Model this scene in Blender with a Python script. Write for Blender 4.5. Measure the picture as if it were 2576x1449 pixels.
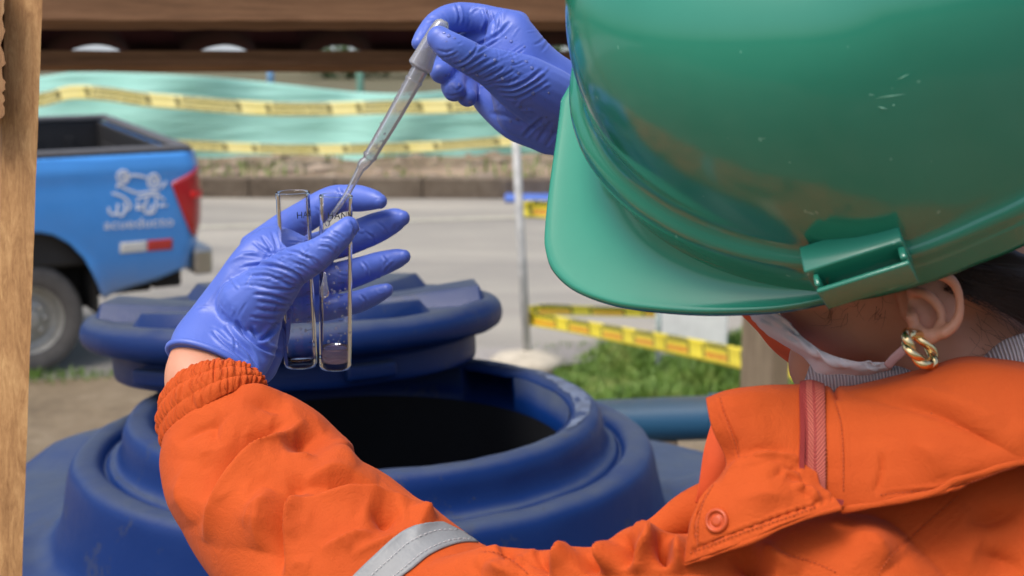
import bpy, bmesh, math, random
import numpy as np
from mathutils import Vector, Matrix

SC = bpy.context.scene
for o in list(bpy.data.objects):
    bpy.data.objects.remove(o)
COL = SC.collection
R = math.radians

# ---------------------------------------------------------------- camera
FPX, PX0, PY0 = 3600.0, 1287.5, 724.5          # focal length and centre in photo units (2575 x 1449)
PITCH = R(10.546)
CAM_H = 2.0
cam_d = bpy.data.cameras.new('camera')
cam = bpy.data.objects.new('camera', cam_d)
COL.objects.link(cam)
cam.location = (0, 0, CAM_H)
cam.rotation_euler = (R(90) - PITCH, 0, 0)
cam_d.sensor_width = 36
cam_d.lens = FPX / 2575 * 36
cam_d.clip_start = 0.05
cam_d.clip_end = 600
cam_d.dof.use_dof = True
cam_d.dof.focus_distance = 0.83
cam_d.dof.aperture_fstop = 12.0
SC.camera = cam

# ---------------------------------------------------------------- sky, sun, exposure
SUN_EL, SUN_AZ = R(64), R(228)                   # azimuth from +Y clockwise: from the left, high
w = bpy.data.worlds.new('World')
SC.world = w
w.use_nodes = True
wn = w.node_tree.nodes
bg = wn['Background']
sky = wn.new('ShaderNodeTexSky')
sky.sky_type = 'NISHITA'
sky.sun_disc = False
sky.sun_elevation = SUN_EL
sky.sun_rotation = SUN_AZ
sky.air_density = 1.0
sky.dust_density = 5.0
sky.ozone_density = 1.0
w.node_tree.links.new(sky.outputs[0], bg.inputs[0])
bg.inputs[1].default_value = 0.135
sun_d = bpy.data.lights.new('sun', 'SUN')
sun_d.energy = 1.5
sun_d.angle = R(28)
sun_d.color = (1.0, 0.96, 0.9)
sun = bpy.data.objects.new('sun', sun_d)
COL.objects.link(sun)
sdir = Vector((math.sin(SUN_AZ) * math.cos(SUN_EL), math.cos(SUN_AZ) * math.cos(SUN_EL), math.sin(SUN_EL)))
sun.rotation_euler = sdir.to_track_quat('Z', 'Y').to_euler()
SC.view_settings.view_transform = 'Standard'
SC.view_settings.look = 'None'
SC.view_settings.gamma = 1
SC.view_settings.use_curve_mapping = False
SC.view_settings.exposure = 0.5
SC.cycles.use_denoising = True
SC.cycles.max_bounces = 14
SC.cycles.transmission_bounces = 14
SC.cycles.transparent_max_bounces = 48

# ---------------------------------------------------------------- geometry helpers
cP, sP = math.cos(PITCH), math.sin(PITCH)
CAMP = np.array([0, 0, CAM_H])
def cw(v):                                       # camera axes (right, up, back) -> world axes
    v = np.asarray(v, float)
    x, y, z = v[..., 0], v[..., 1], v[..., 2]
    return np.stack([x, y * sP - z * cP, y * cP + z * sP], -1)
def P(x, y, d):
    return CAMP + cw([(x - PX0) / FPX * d, (PY0 - y) / FPX * d, -d])
def ray(x, y):
    return cw([(x - PX0) / FPX, (PY0 - y) / FPX, -1.0])
def atz(x, y, z=0.0):
    r = ray(x, y)
    return CAMP + r * ((z - CAM_H) / r[2])
def aty(x, y, Y):
    r = ray(x, y)
    return CAMP + r * (Y / r[1])
def project(V):
    q = V - CAMP
    x = q[:, 0]
    y = q[:, 1] * sP + q[:, 2] * cP
    z = q[:, 1] * cP - q[:, 2] * sP
    return np.stack([PX0 + FPX * x / z, PY0 - FPX * y / z], 1), z

def crom(pts, n):
    """Catmull-Rom through rows of pts, n samples per span."""
    pts = np.asarray(pts, float)
    if len(pts) < 3:
        t = np.linspace(0, 1, n + 1)[:, None]
        return pts[0] * (1 - t) + pts[-1] * t
    q = np.vstack([2 * pts[0] - pts[1], pts, 2 * pts[-1] - pts[-2]])
    out = []
    for i in range(1, len(q) - 2):
        p0, p1, p2, p3 = q[i - 1], q[i], q[i + 1], q[i + 2]
        for k in range(n):
            t = k / n
            out.append(.5 * (2 * p1 + (p2 - p0) * t + (2 * p0 - 5 * p1 + 4 * p2 - p3) * t * t + (3 * p1 - p0 - 3 * p2 + p3) * t ** 3))
    out.append(pts[-1])
    return np.array(out)

def mesh_from(V, F, name='m'):
    me = bpy.data.meshes.new(name)
    me.from_pydata([tuple(v) for v in V], [], [tuple(int(i) for i in f) for f in F])
    me.update()
    return me
def smooth(me, on=True):
    me.polygons.foreach_set('use_smooth', [on] * len(me.polygons))
    me.update()
def verts(me):
    a = np.empty(len(me.vertices) * 3)
    me.vertices.foreach_get('co', a)
    return a.reshape(-1, 3)
def normals(me):
    a = np.empty(len(me.vertices) * 3)
    me.vertex_normals.foreach_get('vector', a)
    return a.reshape(-1, 3)
def setv(me, V):
    me.vertices.foreach_set('co', V.reshape(-1))
    me.update()

def obj(name, me, mat=None, parent=None, label=None, cat=None, group=None, kind=None, sm=True):
    o = bpy.data.objects.new(name, me)
    COL.objects.link(o)
    if mat is not None and me is not None:
        if not len(me.materials):
            me.materials.append(mat)
    if me is not None and sm:
        smooth(me)
    if parent is not None:
        o.parent = parent
        o.matrix_parent_inverse = parent.matrix_world.inverted() if False else Matrix.Translation(-Vector(parent.location))
    tag(o, label, cat, group, kind)
    return o
def tag(o, label=None, cat=None, group=None, kind=None):
    if label: o['label'] = label
    if cat: o['category'] = cat
    if group: o['group'] = group
    if kind: o['kind'] = kind
    return o
def thing(name, loc, label, cat, group=None):
    o = bpy.data.objects.new(name, None)
    COL.objects.link(o)
    o.empty_display_size = .05
    o.location = tuple(loc)
    return tag(o, label, cat, group)

class MB:
    def __init__(s): s.V, s.F = [], []
    def add(s, V, F):
        n = len(s.V)
        s.V += [tuple(v) for v in V]
        s.F += [tuple(i + n for i in f) for f in F]
        return s
    def mesh(s, name='m'): return mesh_from(s.V, s.F, name)

def rings(Rg, cap0=True, cap1=True, closed=True):
    """Rg: (n, k, 3) rings -> V, F"""
    n, k = Rg.shape[:2]
    V = Rg.reshape(-1, 3)
    F = []
    kk = k if closed else k - 1
    for i in range(n - 1):
        for j in range(kk):
            a, b = i * k + j, i * k + (j + 1) % k
            F.append((a, b, b + k, a + k))
    V = list(V)
    if closed and cap0:
        V.append(Rg[0].mean(0)); c = len(V) - 1
        F += [(c, (j + 1) % k, j) for j in range(k)]
    if closed and cap1:
        V.append(Rg[-1].mean(0)); c = len(V) - 1
        F += [(c, (n - 1) * k + j, (n - 1) * k + (j + 1) % k) for j in range(k)]
    return V, F

def sweep(C, W, thick, k=24, round0=0, round1=0, expo=1.0):
    """C centres (n,3), W half-width vectors (n,3), thick ratio(s): elliptical tube with rounded ends."""
    C, W = np.asarray(C, float), np.asarray(W, float)
    thick = np.broadcast_to(np.asarray(thick, float), (len(C),)).copy()
    def cap(end):
        nonlocal C, W, thick
        T = (C[0] - C[1]) if end == 0 else (C[-1] - C[-2])
        T = T / np.linalg.norm(T)
        c0, w0, t0 = (C[0], W[0], thick[0]) if end == 0 else (C[-1], W[-1], thick[-1])
        rr = np.linalg.norm(w0) * (round0 if end == 0 else round1)
        an = np.linspace(0, math.pi / 2, 7)[1:] * .985
        cc = [c0 + T * rr * math.sin(a) for a in an]
        ww = [w0 * math.cos(a) for a in an]
        if end == 0:
            C = np.vstack([cc[::-1], C]); W = np.vstack([ww[::-1], W]); thick = np.r_[[t0] * 6, thick]
        else:
            C = np.vstack([C, cc]); W = np.vstack([W, ww]); thick = np.r_[thick, [t0] * 6]
    if round0: cap(0)
    if round1: cap(1)
    T = np.gradient(C, axis=0)
    N = np.cross(W, T)
    N /= np.linalg.norm(N, axis=1)[:, None] + 1e-12
    wl = np.linalg.norm(W, axis=1)[:, None]
    a = np.linspace(0, 2 * math.pi, k, endpoint=False)
    ca, sa = np.cos(a), np.sin(a)
    if expo != 1:
        ca = np.sign(ca) * np.abs(ca) ** expo; sa = np.sign(sa) * np.abs(sa) ** expo
    Rg = C[:, None] + ca[None, :, None] * W[:, None] + sa[None, :, None] * (N * wl * thick[:, None])[:, None]
    return rings(Rg)

def limb(st, thick=1.0, n=6, k=20, r0=1.0, r1=1.0):
    """st: rows (x, y, d, radius px) in photo units; round finger-like tube."""
    s = crom(st, n)
    C = np.array([P(x, y, d) for x, y, d, r in s])
    Tm = np.gradient(C, axis=0)
    vw = C - CAMP
    W = np.cross(Tm, vw)
    W /= np.linalg.norm(W, axis=1)[:, None]
    W *= (s[:, 3] * s[:, 2] / FPX)[:, None]
    return sweep(C, W, thick, k, r0, r1)
def band(st, thick=.6, n=6, k=36, r0=0, r1=0, expo=1.0):
    """st rows (Lx, Ly, Rx, Ry, d[, dR]) silhouette pairs."""
    st = [tuple(s) + ((s[4],) if len(s) == 5 else ()) for s in st]
    s = crom(st, n)
    A = np.array([P(q[0], q[1], q[4]) for q in s]); B = np.array([P(q[2], q[3], q[5]) for q in s])
    return sweep((A + B) / 2, (B - A) / 2, thick, k, r0, r1, expo)
def ball(x, y, d, r, sq=(1, 1, 1)):
    bm = bmesh.new()
    bmesh.ops.create_icosphere(bm, subdivisions=3, radius=1)
    c = P(x, y, d); rr = r * d / FPX
    V = [c + cw(np.array(v.co) * np.array(sq)) * rr for v in bm.verts]
    F = [[v.index for v in f.verts] for f in bm.faces]
    bm.free()
    return V, F

def remesh(parts, voxel, iters=6, fac=.5):
    mb = MB()
    for V, F in parts: mb.add(V, F)
    me = mb.mesh()
    o = bpy.data.objects.new('tmp', me)
    COL.objects.link(o)
    m = o.modifiers.new('r', 'REMESH'); m.mode = 'VOXEL'; m.voxel_size = voxel
    s = o.modifiers.new('s', 'SMOOTH'); s.factor = fac; s.iterations = iters
    dg = bpy.context.evaluated_depsgraph_get()
    out = bpy.data.meshes.new_from_object(o.evaluated_get(dg))
    bpy.data.objects.remove(o)
    bpy.data.meshes.remove(me)
    smooth(out)
    return out

def seg_dist(Q, pts):
    best = np.full(len(Q), 1e9); tt = np.zeros(len(Q)); side = np.zeros(len(Q))
    n = len(pts) - 1
    for i in range(n):
        a, b = pts[i], pts[i + 1]
        ab = b - a
        L = ab @ ab + 1e-9
        t = np.clip(((Q - a) @ ab) / L, 0, 1)
        v = Q - (a + t[:, None] * ab)
        dd = np.hypot(v[:, 0], v[:, 1])
        m = dd < best
        best[m] = dd[m]; tt[m] = (i + t[m]) / n
        side[m] = np.sign(ab[0] * v[m, 1] - ab[1] * v[m, 0])
    return best, tt, side
def sculpt(me, strokes, dmax=None, flip=False):
    """strokes: (points px, width px, height m[, 'fold']) ; negative height = crease. Works on the faces turned to the viewer."""
    V = verts(me); N = normals(me)
    Q, z = project(V)
    vw = CAMP - V; vw /= np.linalg.norm(vw, axis=1)[:, None]
    if flip: N = N * np.sign((N * vw).sum(1).mean())
    face = np.clip(((N * vw).sum(1) + .15) / .3, 0, 1)
    if dmax: face = face * (z < dmax)
    D = np.zeros(len(V))
    for st in strokes:
        pts, wd, hh = np.asarray(st[0], float), st[1], st[2]
        pts = crom(pts, 5)
        lo, hi = pts.min(0) - wd * 6, pts.max(0) + wd * 6
        m = np.where((face > 0) & (Q[:, 0] > lo[0]) & (Q[:, 0] < hi[0]) & (Q[:, 1] > lo[1]) & (Q[:, 1] < hi[1]))[0]
        if not len(m): continue
        dd, t, sd = seg_dist(Q[m], pts)
        tp = np.clip(np.minimum(t, 1 - t) * 4, 0, 1) ** .6
        if len(st) > 3 and st[3] == 'fold':          # ridge with a steep side and a long side
            ww = np.where(sd > 0, wd, wd * 3.0)
            pr = np.exp(-(np.sqrt(dd * dd + 6) - 2.45) / (ww * .8))
            tp = np.clip(np.minimum(t * 3, (1 - t) * 1.9), 0, 1) ** .9
        elif len(st) > 3 and st[3] == 'pair':        # crease with raised lips
            pr = np.exp(-(dd / wd) ** 2) - .55 * np.exp(-((dd - 2.2 * wd) / (wd * 1.1)) ** 2)
        elif wd > 8:                                  # cloth: soft cusp, planar flanks
            pr = np.exp(-(np.sqrt(dd * dd + 9) - 3) / (wd * .95))
            tp = np.clip(np.minimum(t, 1 - t) * 2.4, 0, 1) ** .8
        else:
            pr = np.exp(-(dd / wd) ** 2)
        D[m] += hh * pr * tp * face[m]
    setv(me, V + N * D[:, None])
    return me
def noise3(V, scale, seed=0):
    """cheap smooth value noise in numpy"""
    q = V * scale + seed * 17.31
    i = np.floor(q).astype(np.int64); f = q - i
    f = f * f * (3 - 2 * f)
    def h(a, b, c):
        n = (a * 374761393 + b * 668265263 + c * 2147483647 + seed * 1274126177) & 0xffffffff
        n = ((n ^ (n >> 13)) * 1274126177) & 0xffffffff
        return ((n ^ (n >> 16)) & 0xffff) / 65535.0
    r = 0
    for a in (0, 1):
        for b in (0, 1):
            for c in (0, 1):
                wgt = (f[:, 0] if a else 1 - f[:, 0]) * (f[:, 1] if b else 1 - f[:, 1]) * (f[:, 2] if c else 1 - f[:, 2])
                r = r + wgt * h(i[:, 0] + a, i[:, 1] + b, i[:, 2] + c)
    return r * 2 - 1
def rough(me, amp, scale, seed=0):
    V = verts(me)
    setv(me, V + normals(me) * (amp * noise3(V, scale, seed))[:, None])
    return me

def grid_sheet(ctrl, nu=10, nv=10, thick=0.0, world=False):
    """ctrl: rows of (x, y, d) photo points (or world points) -> smooth sheet; optional thickness. Also writes a UV map."""
    c = np.asarray(ctrl, float)
    if not world:
        c = np.array([[P(*p) for p in row] for row in c])
    rows = np.array([crom(r, nu) for r in c])
    g = np.array([crom(rows[:, j], nv) for j in range(rows.shape[1])]).transpose(1, 0, 2)
    n, k = g.shape[:2]
    V = g.reshape(-1, 3)
    F = [(i * k + j, i * k + j + 1, (i + 1) * k + j + 1, (i + 1) * k + j) for i in range(n - 1) for j in range(k - 1)]
    me = mesh_from(V, F)
    lens = np.r_[0, np.cumsum(np.linalg.norm(np.diff(g[n // 2], axis=0), axis=1))]
    uv = me.uv_layers.new(name='UVMap')
    li = np.empty(len(me.loops), np.int32); me.loops.foreach_get('vertex_index', li)
    U = np.stack([lens[li % k], (li // k) / (n - 1)], 1)
    uv.data.foreach_set('uv', U.reshape(-1))
    if thick:
        me = solid(me, thick)
    return me
def modded(me, *mods):
    o = bpy.data.objects.new('tmp', me); COL.objects.link(o)
    for typ, kw in mods:
        m = o.modifiers.new('x', typ)
        for a, v in kw.items(): setattr(m, a, v)
    out = bpy.data.meshes.new_from_object(o.evaluated_get(bpy.context.evaluated_depsgraph_get()))
    bpy.data.objects.remove(o)
    return out
def solid(me, t): return modded(me, ('SOLIDIFY', dict(thickness=t, offset=0)))
def bevelled(me, wd, seg=2): return modded(me, ('BEVEL', dict(width=wd, segments=seg, limit_method='ANGLE', angle_limit=R(35))))

def box(c, ax, ay, az):
    """box from centre and three half-axis vectors"""
    c, ax, ay, az = (np.asarray(v, float) for v in (c, ax, ay, az))
    V = [c + sx * ax + sy * ay + sz * az for sz in (-1, 1) for sy in (-1, 1) for sx in (-1, 1)]
    F = [(0, 2, 3, 1), (4, 5, 7, 6), (0, 1, 5, 4), (2, 6, 7, 3), (0, 4, 6, 2), (1, 3, 7, 5)]
    return V, F
def wbox(x0, x1, y0, y1, z0, z1):
    return box(((x0 + x1) / 2, (y0 + y1) / 2, (z0 + z1) / 2), ((x1 - x0) / 2, 0, 0), (0, (y1 - y0) / 2, 0), (0, 0, (z1 - z0) / 2))
def tube3(pts, r, k=10, n=1):
    """round tube through world points"""
    C = np.asarray(pts, float)
    if n > 1: C = crom(C, n)
    T = np.gradient(C, axis=0); T /= np.linalg.norm(T, axis=1)[:, None]
    ref = np.array([0, 0, 1.]) if abs(T[0][2]) < .9 else np.array([1., 0, 0])
    W = np.cross(T, ref); W /= np.linalg.norm(W, axis=1)[:, None]
    r = np.broadcast_to(np.asarray(r, float), (len(C),))
    return sweep(C, W * r[:, None], 1.0, k)
def lathe(prof, k, M=None, a0=0, a1=2 * math.pi):
    """prof rows (r, z); M: 4x4 placing local z axis"""
    a = np.linspace(a0, a1, k, endpoint=False)
    Rg = np.array([[(r * math.cos(t), r * math.sin(t), z) for t in a] for r, z in prof])
    V, F = rings(Rg, False, False)
    V = np.array(V)
    if M is not None:
        V = V @ np.array(M)[:3, :3].T + np.array(M)[:3, 3]
    return V, F
def frame_mat(o, x, y, z):
    M = np.eye(4); M[:3, 0], M[:3, 1], M[:3, 2], M[:3, 3] = x, y, z, o
    return M
def text_mesh(s, size, extrude=0.0, align='CENTER', space=1.0):
    cu = bpy.data.curves.new('t', 'FONT')
    cu.body = s; cu.size = size; cu.extrude = extrude; cu.align_x = align; cu.space_character = space
    cu.resolution_u = 3
    o = bpy.data.objects.new('t', cu); COL.objects.link(o)
    me = bpy.data.meshes.new_from_object(o.evaluated_get(bpy.context.evaluated_depsgraph_get()))
    bpy.data.objects.remove(o); bpy.data.curves.remove(cu)
    return me

# ---------------------------------------------------------------- materials
def srgb(r, g, b):
    f = lambda c: (c / 255 / 12.92) if c / 255 <= .04045 else ((c / 255 + .055) / 1.055) ** 2.4
    return (f(r), f(g), f(b))
class NT:
    def __init__(s, name):
        s.m = bpy.data.materials.new(name); s.m.use_nodes = True
        s.n = s.m.node_tree.nodes; s.l = s.m.node_tree.links
        s.b = s.n['Principled BSDF']
    def new(s, t, **kw):
        n = s.n.new(t)
        for k, v in kw.items(): setattr(n, k, v)
        return n
    def link(s, a, b): s.l.new(a, b)
    def noise(s, scale, detail=4, rough=.6, coord=None, dist=0.0):
        n = s.new('ShaderNodeTexNoise'); n.inputs['Scale'].default_value = scale
        n.inputs['Detail'].default_value = detail; n.inputs['Roughness'].default_value = rough; n.inputs['Distortion'].default_value = dist
        s.link(coord or s.obj(), n.inputs['Vector'])
        return n.outputs['Fac']
    def obj(s):
        if not hasattr(s, 'tc'): s.tc = s.new('ShaderNodeTexCoord')
        return s.tc.outputs['Object']
    def mapped(s, scale=(1, 1, 1), rot=(0, 0, 0), src=None):
        m = s.new('ShaderNodeMapping'); m.inputs['Scale'].default_value = scale; m.inputs['Rotation'].default_value = rot
        s.link(src or s.obj(), m.inputs['Vector'])
        return m.outputs[0]
    def ramp(s, fac, stops):
        r = s.new('ShaderNodeValToRGB')
        el = r.color_ramp.elements
        while len(el) < len(stops): el.new(.5)
        for e, (p, c) in zip(el, stops):
            e.position = p; e.color = (*c, 1) if len(c) == 3 else c
        s.link(fac, r.inputs[0])
        return r.outputs[0]
    def mix(s, fac, a, b, mode='MIX'):
        m = s.new('ShaderNodeMix', data_type='RGBA', blend_type=mode)
        for i, v in ((0, fac), (6, a), (7, b)):
            if hasattr(v, 'is_linked'): s.link(v, m.inputs[i])
            else: m.inputs[i].default_value = v if i == 0 else (*v, 1)
        return m.outputs[2]
    def math(s, op, a, b=0.0, c=0.0):
        m = s.new('ShaderNodeMath', operation=op)
        for i, v in enumerate((a, b, c)):
            if hasattr(v, 'is_linked'): s.link(v, m.inputs[i])
            else: m.inputs[i].default_value = v
        return m.outputs[0]
    def color(s, c):
        if hasattr(c, 'is_linked'): s.link(c, s.b.inputs['Base Color'])
        else: s.b.inputs['Base Color'].default_value = (*c, 1)
        return s
    def set(s, **kw):
        for k, v in kw.items():
            i = s.b.inputs[k.replace('_', ' ')]
            if hasattr(v, 'is_linked'): s.link(v, i)
            else: i.default_value = v
        return s
    def bump(s, h, strength=.2, dist=.001):
        b = s.new('ShaderNodeBump'); b.inputs['Strength'].default_value = strength; b.inputs['Distance'].default_value = dist
        s.link(h, b.inputs['Height'])
        if s.b.inputs['Normal'].is_linked:
            s.link(s.b.inputs['Normal'].links[0].from_socket, b.inputs['Normal'])
        s.link(b.outputs[0], s.b.inputs['Normal'])
        return s
def simple(name, c, rough=.6, var=.15, nscale=20, bump=.0, bscale=200, metal=0.0, spec=.5, dist=.001):
    t = NT(name)
    f = t.noise(nscale, 5, .65)
    lo, hi = tuple(x * (1 - var) for x in c), tuple(min(1, x * (1 + var)) for x in c)
    t.color(t.ramp(f, [(.25, lo), (.75, hi)]))
    t.set(Roughness=rough, Metallic=metal)
    t.b.inputs['Specular IOR Level'].default_value = spec
    if bump: t.bump(t.noise(bscale, 3), bump, dist)
    return t.m
def thin_glass(name, centre, edge, ior=1.5, rough_=.02, body=0.0, bodycol=(1, 1, 1)):
    """thin clear wall: straight-through light plus Fresnel reflection, denser where seen edge-on"""
    t = NT(name)
    lw = t.new('ShaderNodeLayerWeight'); lw.inputs[0].default_value = .5
    tr = t.new('ShaderNodeBsdfTransparent')
    t.link(t.mix(t.math('POWER', lw.outputs['Facing'], 3.0), centre, edge), tr.inputs[0])
    gl = t.new('ShaderNodeBsdfGlossy'); gl.inputs['Roughness'].default_value = rough_
    fr = t.new('ShaderNodeFresnel'); fr.inputs[0].default_value = ior
    m1 = t.new('ShaderNodeMixShader'); t.link(fr.outputs[0], m1.inputs[0]); t.link(tr.outputs[0], m1.inputs[1]); t.link(gl.outputs[0], m1.inputs[2])
    last = m1.outputs[0]
    if body:
        df = t.new('ShaderNodeBsdfDiffuse'); df.inputs[0].default_value = (*bodycol, 1)
        tl = t.new('ShaderNodeBsdfTranslucent'); tl.inputs[0].default_value = (*bodycol, 1)
        ad = t.new('ShaderNodeMixShader'); ad.inputs[0].default_value = .5; t.link(df.outputs[0], ad.inputs[1]); t.link(tl.outputs[0], ad.inputs[2])
        m2 = t.new('ShaderNodeMixShader'); m2.inputs[0].default_value = body; t.link(last, m2.inputs[1]); t.link(ad.outputs[0], m2.inputs[2]); last = m2.outputs[0]
    t.link(last, t.n['Material Output'].inputs[0])
    return t.m
# ================================================================ setting
rng = np.random.default_rng(7)
def road_mat():
    t = NT('asphalt')
    f = t.noise(1.0, 7, .62, t.mapped((.25, 1.0, 1))); g = t.noise(60, 3, .7)
    t.color(t.mix(t.math('MULTIPLY', g, .5), t.ramp(f, [(.3, (.20, .19, .172)), (.45, (.30, .28, .24)), (.58, (.37, .345, .29)), (.72, (.46, .42, .345))]), (.2, .19, .17)))
    t.set(Roughness=.75).bump(g, .5, .01)
    return t.m
def soil_mat(name, a, b, c):
    t = NT(name)
    f = t.noise(1.3, 8, .68); g = t.noise(9, 6, .7)
    m = t.math('ADD', t.math('MULTIPLY', f, .6), t.math('MULTIPLY', g, .4))
    t.color(t.ramp(m, [(.32, a), (.5, b), (.66, c)]))
    t.set(Roughness=.95).bump(g, .8, .03)
    return t.m
M_road = road_mat()
M_soil = soil_mat('verge_soil', (.10, .075, .045), (.19, .145, .09), (.27, .22, .15))
M_bank = soil_mat('bank_soil', (.09, .065, .04), (.24, .175, .115), (.44, .34, .25))
M_pave = soil_mat('pavement_concrete', (.2, .185, .165), (.29, .27, .25), (.36, .34, .32))
M_kerb = soil_mat('kerb_concrete', (.085, .063, .042), (.14, .108, .077), (.21, .17, .125))
M_ground = soil_mat('ground', (.06, .07, .03), (.12, .11, .06), (.16, .14, .09))

def flat(name, pts, z, mat, sub=0):
    me = mesh_from([(x, y, z) for x, y in pts], [tuple(range(len(pts)))])
    return obj(name, me, mat, kind='structure', sm=False)
flat('ground', [(-300, -60), (300, -60), (300, 500), (-300, 500)], -.02, M_ground)
# road between the near edge and the far kerb
nA, nB = atz(60, 958), atz(1300, 893)
u = (nB - nA)[:2] / np.linalg.norm((nB - nA)[:2])
N0, N1 = nA[:2] - u * 30, nB[:2] + u * 40
fA, fB = atz(520, 497), atz(1380, 500)
uf = (fB - fA)[:2] / np.linalg.norm((fB - fA)[:2])
F0, F1 = fA[:2] - uf * 60, fB[:2] + uf * 60
flat('road', [tuple(N0), tuple(N1), tuple(F1), tuple(F0)], .0, M_road)
M_line = simple('road_paint', (.42, .4, .32), .8, .25, 8)
lA, lB = atz(505, 572), atz(1380, 545)
ul = (lB - lA)[:2] / np.linalg.norm((lB - lA)[:2]); nl = np.array([-ul[1], ul[0]]) * .09
L0, L1 = lA[:2] - ul * 30, lB[:2] + ul * 30
flat('road_marking', [tuple(L0 - nl), tuple(L1 - nl), tuple(L1 + nl), tuple(L0 + nl)], .006, M_line)

def bumpy(name, x0, x1, y0f, y1f, z0, z1f, mat, nx, ny, amp, seed, kind='structure'):
    """terrain strip: x range, y from y0f(x) to y1f(x), height profile z1f(v)"""
    V, F = [], []
    for i in range(ny + 1):
        for j in range(nx + 1):
            x = x0 + (x1 - x0) * j / nx; v = i / ny
            V.append((x, y0f(x) * (1 - v) + y1f(x) * v, z0 + z1f(v)))
    V = np.array(V)
    edge = np.repeat(np.minimum(1, np.minimum(np.arange(ny + 1), np.arange(ny, -1, -1)) / 2.0), nx + 1)
    V[:, 2] += amp * (noise3(V, 2.2, seed) + .6 * noise3(V, 6, seed + 1)) * edge
    k = nx + 1
    F = [(i * k + j, i * k + j + 1, (i + 1) * k + j + 1, (i + 1) * k + j) for i in range(ny) for j in range(nx)]
    return obj(name, mesh_from(V, F), mat, kind=kind)
ly = lambda A, B: (lambda x: A[1] + (B[1] - A[1]) * (x - A[0]) / (B[0] - A[0]))
near_y, far_y = ly(N0, N1), ly(F0, F1)
bumpy('near_verge', -14, 14, lambda x: -2.0, lambda x: near_y(x) - .05, .012, lambda v: .0, M_soil, 140, 50, .018, 3)
# pavement slab to the right, laid on the verge
pv = [atz(1120, 903), atz(1640, 872), atz(1560, 915), atz(1390, 945), atz(1200, 985)]
flat('pavement', [tuple(p[:2]) for p in pv], .052, M_pave)
# far kerb with joints between its stones, and the bank behind it
kerb_root = thing('far_kerb', (fA[0], fA[1], 0), 'dark concrete kerb along the far side of the road', 'kerb')
kerb_root['kind'] = 'structure'
del kerb_root['category']
nf = np.array([-uf[1], uf[0], 0]); uf3 = np.array([uf[0], uf[1], 0])
kmesh = None
for i in range(-12, 26):
    c = np.array([fA[0], fA[1], .11]) + uf3 * (i * 1.0) + nf * .12
    V, F = box(c, uf3 * .497, nf * .12, (0, 0, .115 + .006 * rng.random()))
    obj('kerb_stone', bevelled(mesh_from(V, F), .02), M_kerb, kerb_root, sm=False)
bumpy('far_bank', -16, 22, lambda x: far_y(x) + .22, lambda x: far_y(x) + 9, .16, lambda v: .16 * min(1, v * 4) ** 1.2, M_bank, 260, 60, .035, 11)
rk = MB()
for i in range(420):
    x = rng.uniform(-9, 9); v = rng.uniform(.02, .35)
    y = far_y(x) + .3 + 8.7 * v
    z = .16 + .16 * min(1, v * 4) ** 1.2
    s = rng.uniform(.03, .14)
    bm = bmesh.new(); bmesh.ops.create_icosphere(bm, subdivisions=1, radius=s)
    Vv = [np.array(q.co) * (rng.uniform(.8, 1.6), 1, rng.uniform(.4, .8)) * rng.uniform(.8, 1.2) + (x, y, z) for q in bm.verts]
    rk.add(Vv, [[q.index for q in f.verts] for f in bm.faces]); bm.free()
obj('rubble', rk.mesh(), simple('rubble_stone', (.3, .24, .18), .95, .4, 3), label='pale stones and clods strewn on the dirt bank', kind='stuff', sm=False)

# ---------------------------------------------------------------- grass
def grass_mat(name, a, b, c):
    t = NT(name)
    f = t.noise(5, 5)
    t.color(t.ramp(f, [(.3, a), (.5, b), (.7, c)])).set(Roughness=.6)
    return t.m
M_grass = grass_mat('grass_blades', (.07, .14, .02), (.13, .24, .03), (.27, .32, .08))
def blades(n, area, hfun, seed, wd=.006, zf=lambda x, y: .02):
    r = np.random.default_rng(seed)
    V, F = [], []
    for i in range(n):
        x, y = area(r)
        h = hfun(x, y) * r.uniform(.5, 1.3)
        if h < .01: continue
        a = r.uniform(0, 6.283); ln = h * r.uniform(.15, .6)
        dx, dy = math.cos(a) * ln, math.sin(a) * ln
        pw = wd * r.uniform(.6, 1.5); px, py = -math.sin(a) * pw, math.cos(a) * pw
        z = zf(x, y); b = len(V)
        V += [(x - px, y - py, z), (x + px, y + py, z), (x + dx * .35 - px * .8, y + dy * .35 - py * .8, z + h * .6), (x + dx * .35 + px * .8, y + dy * .35 + py * .8, z + h * .6), (x + dx, y + dy, z + h)]
        F += [(b, b + 1, b + 3, b + 2), (b + 2, b + 3, b + 4)]
    return mesh_from(V, F)
gc = atz(1750, 980)
def area_r(r):
    while 1:
        x, y = atz(r.uniform(1390, 2050), r.uniform(880, 1060))[:2]
        q_ = project(np.array([[x, y, 0.]]))[0][0]
        if q_[1] < 935 - max(0, q_[0] - 1390) * .35: continue
        if r.random() < .35 + .65 * min(1, max(0, (project(np.array([[x, y, 0.]]))[0][0][0] - 1400) / 350)): return x, y
def h_r(x, y):
    q = project(np.array([[x, y, 0.]]))[0][0]
    g = min(1, max(.15, (q[0] - 1380) / 330))
    return .135 * g * (.55 + .45 * math.sin(x * 7.3) * math.sin(y * 5.1)) + .03
obj('tall_grass', blades(26000, area_r, h_r, 5), M_grass, label='tall green grass growing on the verge in front of the white block', kind='stuff', sm=False)
def area_l(r):
    x, y = atz(r.uniform(60, 1350), abs(r.normal(0, 16)) + (957 - (r.uniform(60, 1350)) * .0))[:2]
    return x, near_y(x) - abs(r.normal(0, .12))
def area_l(r):
    x = r.uniform(-4.2, 2.2)
    return x, near_y(x) - abs(r.normal(0, .10)) + .02
obj('edge_grass', blades(2600, area_l, lambda x, y: .025 + .03 * max(0, math.sin(x * 4.1)), 6, .004), M_grass, label='thin low grass along the near edge of the road', kind='stuff', sm=False)
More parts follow.
